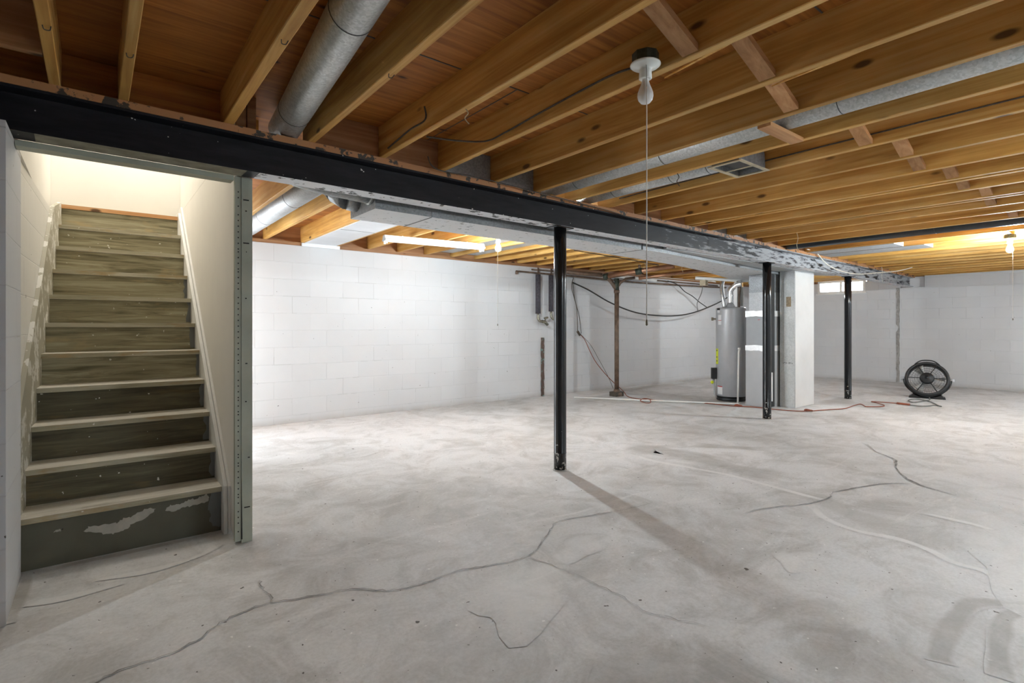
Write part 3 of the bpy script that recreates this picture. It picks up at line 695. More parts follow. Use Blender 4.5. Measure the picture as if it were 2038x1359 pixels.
# ------------------------------------------------------------------ ducts
def rduct(name, label, pts, r, m_, seams=(), group=None, n=28):
    t = thing(name, label, 'duct', pts[0], 0, group); o0 = Vector(pts[0])
    MB().tube([Vector(p) - o0 for p in pts], r, n).build('pipe', m_, t)
    P = [Vector(p) for p in pts]
    for s in seams:
        # seam at fraction along first-last polyline
        tot = sum((P[i + 1] - P[i]).length for i in range(len(P) - 1)); d = s * tot
        for i in range(len(P) - 1):
            l = (P[i + 1] - P[i]).length
            if d <= l: break
            d -= l
        u = (P[i + 1] - P[i]).normalized(); c = P[i] + u * d - o0
        MB().tube([c - u * .002, c + u * .002], r + .0016, n).build('seam', M['seam'], t)
    return t
rduct('round_duct', 'fat grey galvanised round duct at the top, left of centre', [(0.60, 0.86, 2.247), (0.645, 1.2, 2.243), (0.727, 2.05, 2.238), (0.806, 2.93, 2.232), (0.82, 3.09, 2.232)], 0.079, M['galv'], (0.42, 0.86))
rduct('round_duct', 'long thin galvanised round duct, upper right, running out of frame', [(2.80, yb(2.8) + .05, 2.236), (2.80, 1.2, 2.234), (2.79, -1.9, 2.234)], 0.076, M['galv'], (0.07, 0.22, 0.42, 0.55))
rduct('round_duct', 'shorter galvanised round duct ending at the floor register box', [(3.20, yb(3.2) + .05, 2.232), (3.20, 1.87, 2.23)], 0.075, M['galv'], (0.3, 0.72, 0.95))
rduct('round_duct', 'galvanised round duct behind the beam beside the stair jamb', [(1.30, 3.85, 2.225), (1.30, 4.9, 2.225), (1.31, 6.3, 2.225)], 0.092, M['galv_light'], (0.3, 0.68))
rduct('round_duct', 'dark round duct between the far joists, right side', [(6.91, yb(6.9) - .09, 2.215), (6.91, 0.2, 2.21), (6.91, -1.9, 2.21)], 0.098, plain('dark_duct', (0.03, 0.032, 0.034), 0.35, 0.3, 0.3), (0.3,))  # near-black base colour along the whole duct
# rigid pipe and segmented elbow leaving the end of the trunk
t = thing('duct_elbow', 'dull segmented elbow ducts leaving the left end of the trunk', 'duct', (1.40, 3.36, 2.0))
def loc(P, o0=(1.40, 3.36, 2.0)): return [Vector(p) - Vector(o0) for p in P]
MB().tube(loc([(1.41, 3.225, 1.995), (1.10, 3.20, 2.005), (0.93, 3.19, 2.02), (0.85, 3.17, 2.08), (0.83, 3.13, 2.17)]), 0.068, 24).build('straight_pipe', M['galv_dark'], t)
MB().tube(loc([(1.385, 3.225, 1.995), (1.365, 3.224, 1.996)]), 0.073, 24).build('collar', M['galv'], t)
E_ = [(1.41, 3.46, 2.0), (1.335, 3.475, 2.012), (1.29, 3.545, 2.06), (1.285, 3.65, 2.13), (1.29, 3.78, 2.20), (1.30, 3.85, 2.225)]
for k in range(5):
    MB().tube(loc(E_[k:k + 2]), [0.086 + .002 * (k % 2)] * 2, 20).build('elbow_segment', M['galv_dark'], t)
# rectangular trunk behind the beam
TX = 1.387
t = thing('trunk_duct', 'long flat galvanised trunk duct running just behind the beam', 'duct', (TX, 3.16, 1.887))
def lt(P): return [(x - TX, y - 3.16) for x, y in P]
zt = 2.105 - 1.887
def seg(P, name, z1=zt):
    m = MB(); a = [m.bm.verts.new((x, y, 0)) for x, y in lt(P)]; b_ = [m.bm.verts.new((x, y, z1)) for x, y in lt(P)]
    m.mi = 1; m.f(a[::-1]); m.mi = 0; m.f(b_)
    for i in range(len(a)): m.f([a[i], a[(i + 1) % len(a)], b_[(i + 1) % len(a)], b_[i]])
    return m.build(name, [M['galv_dark'], M['trunk_under']], t)
seg([(TX, 3.155), (1.80, 3.167), (1.80, 3.578), (TX, 3.566)], 'trunk_section')
seg([(1.803, 3.167), (4.16, 3.235), (4.16, 3.66), (1.803, 3.578)], 'trunk_section')
seg([(4.163, 3.235), (4.50, 3.245), (7.30, 3.545), (8.30, 3.56), (8.30, 4.43), (7.9, 4.40), (6.45, 3.99), (5.48, 3.80), (4.88, 3.73), (4.163, 3.66)], 'trunk_section')
for x in (1.80, 4.16):
    MB().box(x - TX - .004, x - TX + .006, 0.003 + (x - TX) * .0287, 0.41 + (x - TX) * .0287, -0.002, 0.0).build('seam', M['seam'], t)
MB().box(4.155 - TX, 4.166 - TX, 0.07, 0.072, 0.0, zt).build('seam', M['seam'], t)
# return duct between the trunk and the beam, with the vertical drop
t = thing('return_duct', 'pale return air duct whose drop column stands on the floor right of the furnace', 'duct', (7.95, 3.45, 0))
def r2(P): return [(x - 7.95, y - 3.45) for x, y in P]
mB = MB(); mB.prism(r2([(4.47, 3.176), (8.95, 3.305), (8.46, 3.545), (7.31, 3.54), (4.50, 3.235)]), 1.922, 2.10)
mB.build('horizontal_box', [M['galv_light']], t)
col = MB(); col.box(7.645 - 7.95, 8.262 - 7.95, 3.33 - 3.45, 3.535 - 3.45, 0.0, 1.921); col.build('drop_column', M['galv_light'], t, bevel=0.002)
wp = MB(); wp.box(7.6435 - 7.95, 7.6455 - 7.95, 3.333 - 3.45, 3.533 - 3.45, 0.02, 1.80); wp.build('left_face_sheet', galv('pale_sheet', (0.56, 0.57, 0.56), 0.55, 0.3, 70, 0.08), t)
fs = MB(); fs.prism([(7.66 - 7.95, 0.01), (8.258 - 7.95, 0.01), (8.258 - 7.95, 1.90), (7.66 - 7.95, 1.905)], 3.328 - 3.45, 3.3305 - 3.45, 'Y'); fs.build('front_face_sheet', plain('white_sheet', (0.62, 0.62, 0.61), 0.5, 0.15, 0.08, 2), t)
MB().box(7.641 - 7.95, 7.6436 - 7.95, 3.38 - 3.45, 3.445 - 3.45, 1.42, 1.56).build('tag', M['brown_tag'], t)['label'] = 'small brown tag'
sc = MB()
for k in range(7): sc.box(7.6415 - 7.95, 7.6436 - 7.95, 3.36 - 3.45 + k * .02, 3.37 - 3.45 + k * .02, 0.62 + .006 * (k % 2), 0.632 + .004 * (k % 3))
sc.build('scribble', M['seam'], t)
# panned bays
m = MB(); m.box(1.971, 2.344, 4.0, 6.50, JZ0 - .006, JZ0 - .003); m.box(1.965, 1.971, 4.0, 6.5, JZ0 - .006, JZ0 + .002)
m.mi = 1; m.box(1.972, 2.343, 5.34, 5.346, JZ0 - .0075, JZ0 - .006)
m.mi = 0; m.box(1.93, 2.39, 6.495, 6.508, JZ0 - .045, JZ0 - .006)
o = m.build('joist_bay_panel', [plain('white_zinc_sheet', (0.66, 0.67, 0.69), 0.5, 0.3, 0.08, 3), M['seam']]); tag(o, 'white metal sheet panning the joist bay above the back wall, left', 'panel')
m = MB(); m.box(7.952, 8.318, 1.95, 3.13, JZ0 - .005, JZ0 - .002); m.box(7.952, 8.318, 1.94, 1.95, JZ0 - .005, JZ0 + .07)
m.box(7.542, 7.908, 2.15, 3.12, JZ0 - .005, JZ0 - .002); m.box(7.542, 7.908, 2.14, 2.15, JZ0 - .005, JZ0 + .07)
o = m.build('joist_bay_panel', M['galv_light']); tag(o, 'grey metal sheet panning the far joist bays, right of the beam', 'panel')
for xx, lb in ((3.64, 'white metal sheet in a joist bay behind the fluorescent fixture'), (4.07, 'pale metal sheet in the joist bay beside the lit bulb behind the beam')):
    m = MB(); m.box(xx, xx + .38, 5.0, 6.48, JZ0 + .05, JZ0 + .054); tag(m.build('joist_bay_panel', M['galv_light'], loc=(0, 0, 0)), lb, 'panel')
# register boot
t = thing('register_boot', 'sheet metal register box with open grille between joists', 'register', (3.21, 1.74, JZ0))
m = MB(); m.box(-.10, .165, -.10, .10, 0.0, .16); 
bo_ = MB(); pts0 = [(-.165, -.09), (.16, -.09), (.16, .09), (-.165, .09)]; 
bo_.rings([[(x, y, .0) for x, y in pts0], [(x * .95, y, .10) for x, y in pts0], [(x * .8, y * .8, .178) for x, y in pts0]], caps=False, sm=False); bo_.build('box', M['galv_dark'], t)
m.bm.free()
g = MB(); fr_ = .022
g.box(-.178, .178, -.11, -.11 + fr_, -.008, -.002); g.box(-.178, .178, .11 - fr_, .11, -.008, -.002); g.box(-.178, -.178 + fr_, -.088, .088, -.008, -.002); g.box(.178 - fr_, .178, -.088, .088, -.008, -.002); g.box(-.006, .006, -.088, .088, -.007, -.003)
g.build('grille_frame', M['cable_tan'], t)
MB().box(-.15, .15, -.085, .085, .03, .034).build('damper_plate', M['seam'], t)
MB().tube([(-.02, .10, .085), (0, .135, .085)], 0.06, 16).build('collar', M['box_metal'], t)

# ------------------------------------------------------------------ lamp fixtures
def lamp(name, label, x, y, zp, zs, lit, box_h=0.045, bar=None):
    t = thing(name, label, 'lamp', (x, y, zp))
    if bar: MB().box(bar[0] - x, bar[1] - x, -.02, .02, JZ0 - zp - .004, JZ0 - zp - .0005).build('mounting_bar', M['galv'], t)
    MB().lathe([(0.048, 0.004), (0.051, 0.006), (0.051, box_h), (0.046, box_h + .002)], n=8, sm=False).build('junction_box', M['box_metal'], t)
    MB().lathe([(0.020, -0.055), (0.0245, -0.052), (0.0235, -0.02), (0.026, -0.012), (0.052, -0.005), (0.0585, 0.0), (0.058, 0.004), (0.05, 0.005)], n=32).build('lamp_holder', M['porcelain'], t)
    prof = [(0.013, -.045), (0.0135, -0.062), (0.017, -0.075), (0.024, -0.092), (0.0295, -0.108), (0.0305, -0.120), (0.027, -0.134), (0.018, -0.145), (0.006, -0.149), (0.0004, -0.1495)]
    MB().lathe(prof[::-1], n=24).build('bulb', M['bulb_on_far'] if lit == 2 else M['fill_bulb'] if lit == 3 else M['bulb_on'] if lit else M['bulb_off'], t)
    dx, dy = -0.0205, -0.0205
    pts = [(dx, dy, -0.012), (dx * 1.15, dy * 1.15, -0.03), (dx * 1.3, dy * 1.3, -0.10), (dx * 1.35, dy * 1.35, -0.16), (dx * 1.35, dy * 1.35, zs - zp + .02)]
    ch = MB().tube(pts[:3], 0.0011, 6); ch.build('chain', M['brass'], t)
    ps = MB().tube(pts[2:], 0.0021, 6).build('pull_string', M['string'], t)
    MB().lathe([(0.0005, -.012), (0.005, -.008), (0.0045, 0.004), (0.002, 0.012)], (pts[-1][0], pts[-1][1], pts[-1][2]), 10).build('pull_knob', M['brass'], ps)
    return t
lamp('pull_chain_lamp', 'white porcelain lamp holder with unlit bulb hanging nearest the camera', 1.672, 1.285, 2.152, 1.135, False)
lamp('pull_chain_lamp', 'lit bare bulb with pull string behind the beam, beside the fluorescent fixture', 3.385, 4.53, 2.095, 1.14, True, bar=(3.20, 3.63))
lamp('pull_chain_lamp', 'lit bare bulb with pull string at the far right of the room', 7.80, 1.15, 2.095, 1.20, 2, bar=(7.51, 7.94))
# fluorescent strip fixture, unlit; the lit copies are added fill
def strip(label, p, rz_, lit, tm='fill_tube'):
    t = thing('strip_light', label, 'lamp', p, rz_)
    m = MB(); m.prism([(-.055, .0), (-.06, .012), (-.04, .03), (-.028, .062), (.028, .062), (.04, .03), (.06, .012), (.055, .0), (.03, .012), (-.03, .012)], -.61, .61, 'X'); m.build('housing', M['fixture'], t)
    for sx in (-1, 1):
        MB().prism([(-.055, .0), (-.06, .012), (-.04, .03), (-.028, .062), (.028, .062), (.04, .03), (.06, .012), (.055, .0)], sx * .61 - .004 if sx < 0 else .61, sx * .61 if sx < 0 else .614, 'X').build('end_cap', M['furnace_up'], t)
        for sy in (-.032, .032): MB().box(sx * .592 - .01, sx * .592 + .01, sy - .011, sy + .011, -.03, .004).build('tube_socket', M['fixture'], t)
    if lit:
        for sy in (-.032, .032): MB().tube([(-.58, sy, -.022), (.58, sy, -.022)], .014, 12).build('tube', M[tm], t)
    for sx in (-.4, .4): MB().tube([(sx, 0, .06), (sx, 0, JZ0 - p[2])], .006, 6).build('hanger', M['fixture'], t)
strip('long white unlit fluorescent strip fixture hung from the joists behind the beam', (3.07, 5.30, 2.075), -0.12, False)
strip('added fill strip light under the joists behind the camera, out of view', (3.2, -1.2, 2.075), 0.0, True)  # unseen fill light added to brighten the foreground
strip('added fill strip light under the far joists, outside the right frame edge', (10.4, -1.2, 2.075), 0.0, True, 'fill_tube_far')  # unseen fill light added to brighten the right wall
lamp('pull_chain_lamp', 'added fill bulb hidden behind the furnace and drop column', 9.64, 4.75, 2.095, 1.6, 3, bar=(9.41, 9.86))  # added out of sight to brighten the back corner walls

# ------------------------------------------------------------------ furnace and water heater
t = thing('furnace', 'grey furnace cabinet with foil taped joints beside the water heater', 'furnace', (7.72, 3.73, 0))
a0, a1, b0, b1 = -.30, .30, -.165, .19
MB().box(a0, a1, b0, b1, 0.0, .80).build('lower_cabinet', M['furnace'], t, bevel=0.004)
MB().box(a0 + .004, a1 - .004, b0 + .004, b1 - .004, .80, 1.30).build('upper_cabinet', M['furnace_up'], t, bevel=0.004)
tp = MB(); rj = random.Random(2)
def band(z0, z1, e):
    k = 9; pts = [(b0 - e + (b1 - b0 + 2 * e) * q / k, z0 + rj.uniform(-.008, .008)) for q in range(k + 1)]; pt = [(b0 - e + (b1 - b0 + 2 * e) * q / k, z1 + rj.uniform(-.006, .006)) for q in range(k + 1)]
    tp.prism(pts + pt[::-1], a0 - e, a0, 'X'); tp.box(a0 - e, a1, b0 - e, b0 - e + .002, z0, z1)
FT = plain('white_foil_tape', (0.80, 0.80, 0.79), 0.35, 0.3, 0.1, 20)
band(.795, .872, .004); tp.build('foil_tape', FT, t); tp = MB(); band(1.285, 1.365, .004)
tp.build('foil_tape', FT, t) # plain('white_foil_tape', (0.80, 0.80, 0.79), 0.35, 0.3, 0.1, 20), t)
MB().box(a0 + .02, a1 - .02, b0 + .02, b1 - .04, 1.30, 1.63).build('plenum', M['galv_light'], t)
MB().box(a0 + .02, a1 - .02, b0 + .02, b1 - .04, 1.632, 1.884).build('plenum_neck', M['galv_dark'], t)
dk = MB().box(a0 - .02, a0 + .07, b0 - .03, b0 - .004, 0.02, 1.88).build('gap_shade_strip', M['rubber'], t)  # black strip stands in for the dark gap between furnace and column
MB().box(a0 - .022, a0 - .008, b0 - .04, b0 - .0285, 0.10, .50).build('label_strip', M['paper'], t)
MB().box(a0 - .003, a0 + .002, -.02, .01, 1.235, 1.242).build('red_mark', M['red'], t)

HX, HY = 7.755, 4.33
t = thing('water_heater', 'tall grey cylindrical gas water heater standing on the floor', 'water heater', (HX, HY, 0))
MB().lathe([(0.215, 0.06), (0.222, 0.065), (0.222, 1.40), (0.218, 1.425), (0.20, 1.435), (0.03, 1.445)], n=48).build('tank', M['tank'], t)
MB().lathe([(0.205, 0.0), (0.212, 0.01), (0.205, 0.062)], n=36).build('base_ring', M['rubber'], t)
MB().lathe([(0.222, 0.060), (0.226, 0.063), (0.226, 0.07), (0.222, 0.074)], n=48).build('bottom_rim', M['black'], t)
ang0 = math.atan2(-HY, -HX)       # towards the camera
def around(a, z0, z1, da, e=.0015, r=.222, k=5):
    m = MB(); R0, R1 = r + .0002, r + e
    A = [ang0 + a + da * (q / k - .5) for q in range(k + 1)]
    m.rings([[(R0 * math.cos(q), R0 * math.sin(q), z0), (R1 * math.cos(q), R1 * math.sin(q), z0), (R1 * math.cos(q), R1 * math.sin(q), z1), (R0 * math.cos(q), R0 * math.sin(q), z1)] for q in A], sm=False)
    return m
# left of the picture = positive angle when seen from the camera? (checked: left side is -a)
sg = -1
around(sg * .95, 1.395, 1.425, .30).build('brand_plate', M['black'], t); around(sg * .95, 1.355, 1.39, .26).build('sticker', M['paper'], t)
around(sg * .82, 1.24, 1.32, .30).build('sticker', M['paper'], t); around(sg * .82, 1.17, 1.232, .30).build('sticker', M['paper'], t)
around(sg * .82, 1.233, 1.239, .30, .002).build('red_stripe', M['red'], t)
ye = around(sg * 1.16, 0.56, 0.80, .36).build('energy_sticker', M['yellow'], t)
for zz in (.60, .66, .76): around(sg * 1.16, zz, zz + .018, .16, .0022).build('sticker_print', M['seam'], ye)
around(sg * .82, .10, .22, .45).build('warning_sticker', M['paper'], t); around(sg * .82, .215, .228, .45, .002).build('red_stripe', M['red'], t)
def pol(a, r, z): return (r * math.cos(ang0 + a), r * math.sin(ang0 + a), z)
MB().tube([pol(sg * 1.45, .20, 1.26), pol(sg * 1.45, .275, 1.26)], .014, 10).build('relief_valve', M['brass'], t)
MB().tube([pol(sg * 1.45, .272, 1.235), pol(sg * 1.45, .272, 1.285)], .018, 10).build('relief_valve_cap', M['brass'], t)
m = MB(); m.box(-.035, .035, -.035, .035, 0, .17); m.xf(Matrix.Translation(pol(sg * 1.25, .262, .33)) @ Matrix.Rotation(ang0 + sg * 1.25, 4, 'Z')); m.build('gas_valve', M['rubber'], t)
MB().tube([pol(sg * 1.25, .262, .33), pol(sg * 1.25, .262, .27), pol(sg * 1.2, .255, .10), pol(sg * 1.1, .235, .04)], .017, 8).build('gas_pipe', M['tank'], t)
MB().ball(pol(sg * 1.25, .285, .275), .026, 8).build('valve_knob', M['yellow'], t)
MB().lathe([(0.075, 1.44), (0.08, 1.45), (0.08, 1.462), (0.07, 1.468), (0.055, 1.50)], n=20).build('draft_hood', M['tank'], t)
vt = MB(); V = curve_pts([(0, 0, 1.50), (0.0, 0.0, 1.62), (0.0, -0.0, 1.70), (0.02, -.08, 1.78), (.04, -.16, 1.80)], 5)
vt.tube(V, [0.052 + .006 * (k % 2) for k in range(len(V))], 18); vt.build('vent_pipe', M['foil'], t)
ft = MB(); W = curve_pts([(-.09, .06, 1.44), (-.10, .07, 1.55), (-.09, .10, 1.68), (-.06, .12, 1.80), (-.02, .12, 1.87)], 5)
ft.tube(W, [0.028 + .004 * (k % 2) for k in range(len(W))], 12); ft.build('flex_connector', M['foil'], t)
ft = MB(); W = curve_pts([(.02, -.12, 1.44), (.02, -.12, 1.6), (.02, -.13, 1.74), (0, -.10, 1.84)], 5)
ft.tube(W, 0.016, 10); ft.build('water_pipe', M['iron'], t)
ft = MB(); ft.box(-.02, .10, -.11, -.04, 1.445, 1.80); ft.build('vent_shroud', M['fixture'], t)
m = MB(); W = curve_pts([(.11, -.12, 1.46), (.11, -.12, 1.6), (.10, -.12, 1.78)], 3); m.tube(W, .02, 10); m.build('water_pipe', M['pvc'], t)
o = MB().box(0, .07, -.05, .05, 0, .09).build('junction_box', M['cable_tan'], loc=(7.40, 4.60, 1.78)); tag(o, 'small tan electrical box with loose wires above the water heater', 'box')
o = MB().tube([(7.30, 4.66, 1.895), (7.80, 4.22, 1.85), (7.98, 4.06, 1.85)], .024, 12).build('supply_pipe', M['pvc']); tag(o, 'short thick white pipe above the water heater', 'pipe')
o = MB().tube([(7.88, 4.10, 1.83), (7.96, 4.02, 1.76)], .035, 12).build('pipe_fitting', M['foil']); tag(o, 'shiny metal pipe fitting above the right of the water heater', 'fitting')

# white drain pipe: along the floor and up the furnace side
t = thing('drain_pipe', 'white PVC condensate drain pipe lying along the floor to the furnace', 'pipe', (7.33, 3.99, 0))
MB().tube([(5.98 - 7.33, 5.98 - 3.99, .016), (6.64 - 7.33, 4.97 - 3.99, .016), (0, 0, .016)], .0125, 12).build('floor_run', M['pvc'], t)
MB().tube([(0, 0, .016), (0.012, -.006, .75), (0.02, -.01, .82)], .0125, 12).build('riser', M['pvc'], t)
MB().ball((0, 0, .017), .019, 8).build('elbow', M['pvc'], t)
MB().tube([(0.02, -.01, .80), (0.02, -.01, .835)], .018, 12).build('top_fitting', M['pvc'], t)

# ------------------------------------------------------------------ soil pipe with wyes
SX, SY = 6.72, 5.74
t = thing('soil_pipe', 'rusty brown vertical soil pipe with branching wye fittings', 'pipe', (SX, SY, 0))
MB().tube([(0, 0, .05), (0, 0, 1.72)], .037, 20).build('stack', M['iron'], t)
m = MB(); m.lathe([(0.075, 0.0), (0.085, 0.01), (0.082, 0.06), (0.055, 0.07), (0.05, 0.10), (0.045, .115)], n=16); m.build('floor_socket', M['iron'], t)
MB().box(-.10, .09, -.07, .07, 0.0, .075).build('base_block', plain('tar_block', (0.06, 0.05, 0.04), 0.8, 0, .4, 20, .4), t)
MB().tube([(0, 0, 1.69), (0, 0, 1.74)], .047, 20).build('hub', M['iron'], t)
MB().tube([(0, 0, 1.74), (0, 0, 1.93)], .040, 18).build('wye_body', M['box_metal'], t)
u = Vector((rx_ := math.sin(VIEW), -math.cos(VIEW), 0))
MB().tube([(0, 0, 1.74), tuple(-u * .07 + Vector((0, 0, 1.85))), tuple(-u * .14 + Vector((0, 0, 1.94)))], .033, 14).build('wye_branch', M['iron'], t)
MB().tube([(0, 0, 1.77), tuple(u * .06 + Vector((0, 0, 1.86))), tuple(u * .15 + Vector((0, 0, 1.925))), tuple(u * .30 + Vector((0, 0, 1.945)))], .022, 12).build('wye_branch', M['iron'], t)
o = thing('waste_pipe', 'thick coppery waste pipe sloping up from the soil pipe wye', 'pipe', (6.60, 5.86, 1.965))
MB().tube([(0, 0, 0), (.18, -.52, .055), (.36, -1.05, .11)], .040, 18).build('pipe', M['copper'], o)
MB().tube([(-.012, .035, -.004), (.012, -.035, .004)], .055, 18).build('hub', M['box_metal'], o)
MB().tube([(.17, -.48, .05), (.20, -.58, .06)], .052, 18).build('coupling', M['box_metal'], o)
MB().tube([(.185, -.53, .10), (.185, -.53, .16)], .02, 10).build('vent_stub', M['iron'], o)
o = MB().tube([(6.98, 5.50, 1.93), (7.3, 5.1, 1.99), (7.7, 4.75, 2.06)], .028, 14).build('waste_pipe', M['copper']); tag(o, 'thinner coppery waste pipe below and behind the thick one', 'pipe')
o = MB().tube([(6.55, 5.9, 1.99), (6.25, 6.15, 2.02), (5.9, 6.35, 2.06)], .034, 14).build('waste_pipe', M['iron']); tag(o, 'short rusty pipe running left from the wye to the back wall', 'pipe')

# supply lines on the back wall and two foam covered drops with valves
o = MB().tube([(5.17, 6.43, 1.985), (5.17, 6.43, 2.01), (6.5, 6.43, 2.0), (8.2, 6.43, 1.985), (9.6, 6.43, 2.0), (11.3, 6.43, 2.03)], .016, 10)
o.tube([(5.17, 6.43, 2.015), (5.17, 6.43, 1.965)], .024, 10)
tag(o.build('water_line', M['iron']), 'dark metal water pipe running along the top of the back wall', 'pipe')
o = MB().tube([(5.5, 6.46, 2.06), (7.2, 6.46, 2.065), (9.2, 6.46, 2.06), (11.0, 6.46, 2.06)], .012, 8)
tag(o.build('water_line', M['iron']), 'thinner dark pipe just above the other on the back wall', 'pipe')
o = MB().tube([(7.35, 6.40, 2.07), (8.65, 6.40, 2.05)], .032, 10); tag(o.build('supply_pipe', M['pvc']), 'white pipe section high on the back wall right of the soil pipe', 'pipe')
def drop(x, zt_, zb, lb):
    t = thing('hose_tap', lb, 'tap', (x, 6.42, zb)); h = zt_ - zb
    MB().tube([(0, 0, 0.0), (0, 0, h + .11)], .011, 10).build('riser_pipe', M['iron'], t)
    MB().tube([(0, 0, 0.03), (0, 0, h)], .042, 16).build('foam_sleeve', M['foam'], t)
    MB().tube(curve_pts([(0, 0, .02), (0.0, -.005, -.05), (.02, -.02, -.09), (.07, -.03, -.095)], 4), .020, 10).build('elbow', M['brass'], t)
    MB().tube([(.06, -.03, -.095), (.12, -.035, -.105), (.17, -.04, -.15)], .025, 10).build('spout', M['brass'], t)
    MB().tube([(.11, -.035, -.10), (.135, -.04, -.04)], .010, 8).build('stem', M['brass'], t)
    MB().tube([(.10, -.04, -.045), (.175, -.04, -.03)], .016, 8).build('handle', M['brass'], t)
drop(5.60, 1.98, 1.32, 'left one of two foam sleeved tap pipes on the back wall')
drop(5.885, 1.985, 1.36, 'right one of two foam sleeved tap pipes, beside the nearest black post')
m = MB(); rj = random.Random(8); zz = [0.0 + .96 * q / 20 for q in range(21)]
m.prism([(5.735 + rj.uniform(0, .012), z) for z in zz] + [(5.785 - rj.uniform(0, .012), z) for z in zz[::-1]], 6.470, 6.509, 'Y')
o = m.build('wood_strip', chipped('old_painted_strip', (0.10, 0.06, 0.045), (0.16, 0.30, 0.27), 0.52, 9)); tag(o, 'narrow upright dark wood strip with flaking paint on the back wall', 'strip')

# ------------------------------------------------------------------ cables and cords
def cable(name, label, pts, r, m_, k=8, cat='cable', group=None, n=6):
    o = MB().tube(curve_pts(pts, k), r, n).build(name, m_); return tag(o, label, cat, group)
cable('black_cable', 'thick black cable sagging in a long curve across the back wall',
      [(6.41, 6.46, 1.90), (6.75, 6.40, 1.78), (7.25, 6.36, 1.58), (7.85, 6.32, 1.42), (8.45, 6.30, 1.36), (9.1, 6.25, 1.36), (9.7, 6.2, 1.44), (10.3, 6.0, 1.66), (10.75, 5.9, 1.90), (10.9, 5.9, 2.02)], .013, M['cable_black'])
cable('black_cable', 'thinner black cable dropping from the joists to meet the long one',
      [(9.05, 6.40, 2.06), (9.35, 6.38, 2.0), (9.6, 6.38, 1.87), (9.85, 6.36, 1.78), (10.05, 6.32, 1.66), (10.25, 6.28, 1.56)], .010, M['cable_black'])
cable('grey_cable', 'thin grey cable rising from the long black one to the heater wiring',
      [(9.8, 6.2, 1.46), (9.3, 5.9, 1.60), (8.4, 5.25, 1.72), (7.8, 4.85, 1.79), (7.44, 4.62, 1.80)], .007, M['cord_grey'])
cable('romex_cable', 'dark old cable stapled along the joist to the white lamp holder',
      [(1.322, 2.83, 2.168), (1.315, 2.55, 2.19), (1.325, 2.40, 2.20), (1.30, 2.36, 2.25)], .0045, M['cable_dark'])
cable('romex_cable', 'long dark cable running along the joist side to the unlit lamp box',
      [(1.40, 2.52, 2.165), (1.55, 2.46, 2.160), (1.69, 2.38, 2.165), (1.729, 2.25, 2.185), (1.731, 2.0, 2.20), (1.730, 1.75, 2.21), (1.731, 1.5, 2.215), (1.729, 1.36, 2.195), (1.70, 1.33, 2.175)], .0050, M['cable_dark'])
cable('romex_cable', 'thin cable running along the top edge of the black beam',
      [(1.62, 2.90, 2.20), (1.70, 2.915, 2.135), (2.05, 2.945, 2.150), (2.6, 2.945, 2.130), (3.4, 2.985, 2.115), (3.75, 2.99, 2.095), (4.3, 3.02, 2.11)], .0042, M['cable_dark'])
cable('romex_cable', 'dark wire along the side of a joist right of the register box',
      [(3.37, 2.85, 2.19), (3.372, 2.2, 2.20), (3.372, 1.4, 2.205), (3.372, 0.4, 2.205)], .0045, M['cable_dark'])
cable('romex_cable', 'dark wire crossing under the back joists toward the soil pipe',
      [(4.9, 4.9, 2.135), (5.5, 4.95, 2.13), (6.2, 5.0, 2.12), (6.9, 5.05, 2.10)], .006, M['cable_dark'])
cable('white_cable', 'white cable looping out over the beam near the farthest post',
      [(7.35, 3.05, 2.16), (7.75, 3.10, 2.16), (8.1, 3.09, 2.02), (8.7, 3.10, 1.955), (9.3, 3.08, 1.955), (9.8, 3.05, 2.0), (10.4, 2.9, 2.06), (10.6, 2.75, 2.12)], .007, M['cable_white'])
cable('white_cable', 'cream cable snaking along the back joists to the heater',
      [(7.9, 5.9, 2.04), (8.6, 5.8, 2.03), (8.9, 5.5, 2.0), (8.6, 5.1, 1.93), (8.1, 4.85, 1.90), (7.6, 4.68, 1.86)], .007, M['cable_white'])
# loose wires hanging from joists
HW = [('loose wire hanging above the beam near the middle post', (5.90, 2.55, JZ0), .20, 'cable_tan'), ('short bent wire hanging below the fourth joist right of the fat duct', (1.345, 2.05, JZ0), .07, 'cable_tan'),
      ('loose wire loop below the duct joist near the register box', (3.0, 2.05, JZ0), .085, 'cable_dark'), ('pair of cream wires hanging behind the trunk duct', (7.0, 4.7, 2.13), .16, 'cable_tan'),
      ('curled cream wire hanging by the coppery waste pipe', (6.55, 5.05, 2.12), .15, 'cable_tan'), ('thin wire hanging at the far end of the beam', (10.39, 3.12, JZ0), .26, 'cable_white')]
for lb, (x, y, z), h, mm in HW:
    cable('hanging_wire', lb, [(x, y, z), (x + .006, y - .01, z - h * .3), (x - .008, y - .004, z - h * .65), (x + .01, y - .012, z - h)], .0028, M[mm], cat='wire')
# thin staples under joists
HS = [('small bent staple under the leftmost joist', (-0.13, 2.35)), ('small bent staple under the narrow joist over the stairs', (0.098, 2.40)), ('small bent staple under the thick joist left of the fat duct', (0.52, 1.95)), ('small bent staple under the torn joist right of the fat duct', (0.925, 1.95))]
for lb, (x, y) in HS:
    cable('staple', lb, [(x - .010, y, JZ0 - .001), (x - .006, y + .01, JZ0 - .010), (x + .008, y + .012, JZ0 - .008), (x + .012, y - .004, JZ0 - .001)], .0018, M['cable_dark'], cat='staple')
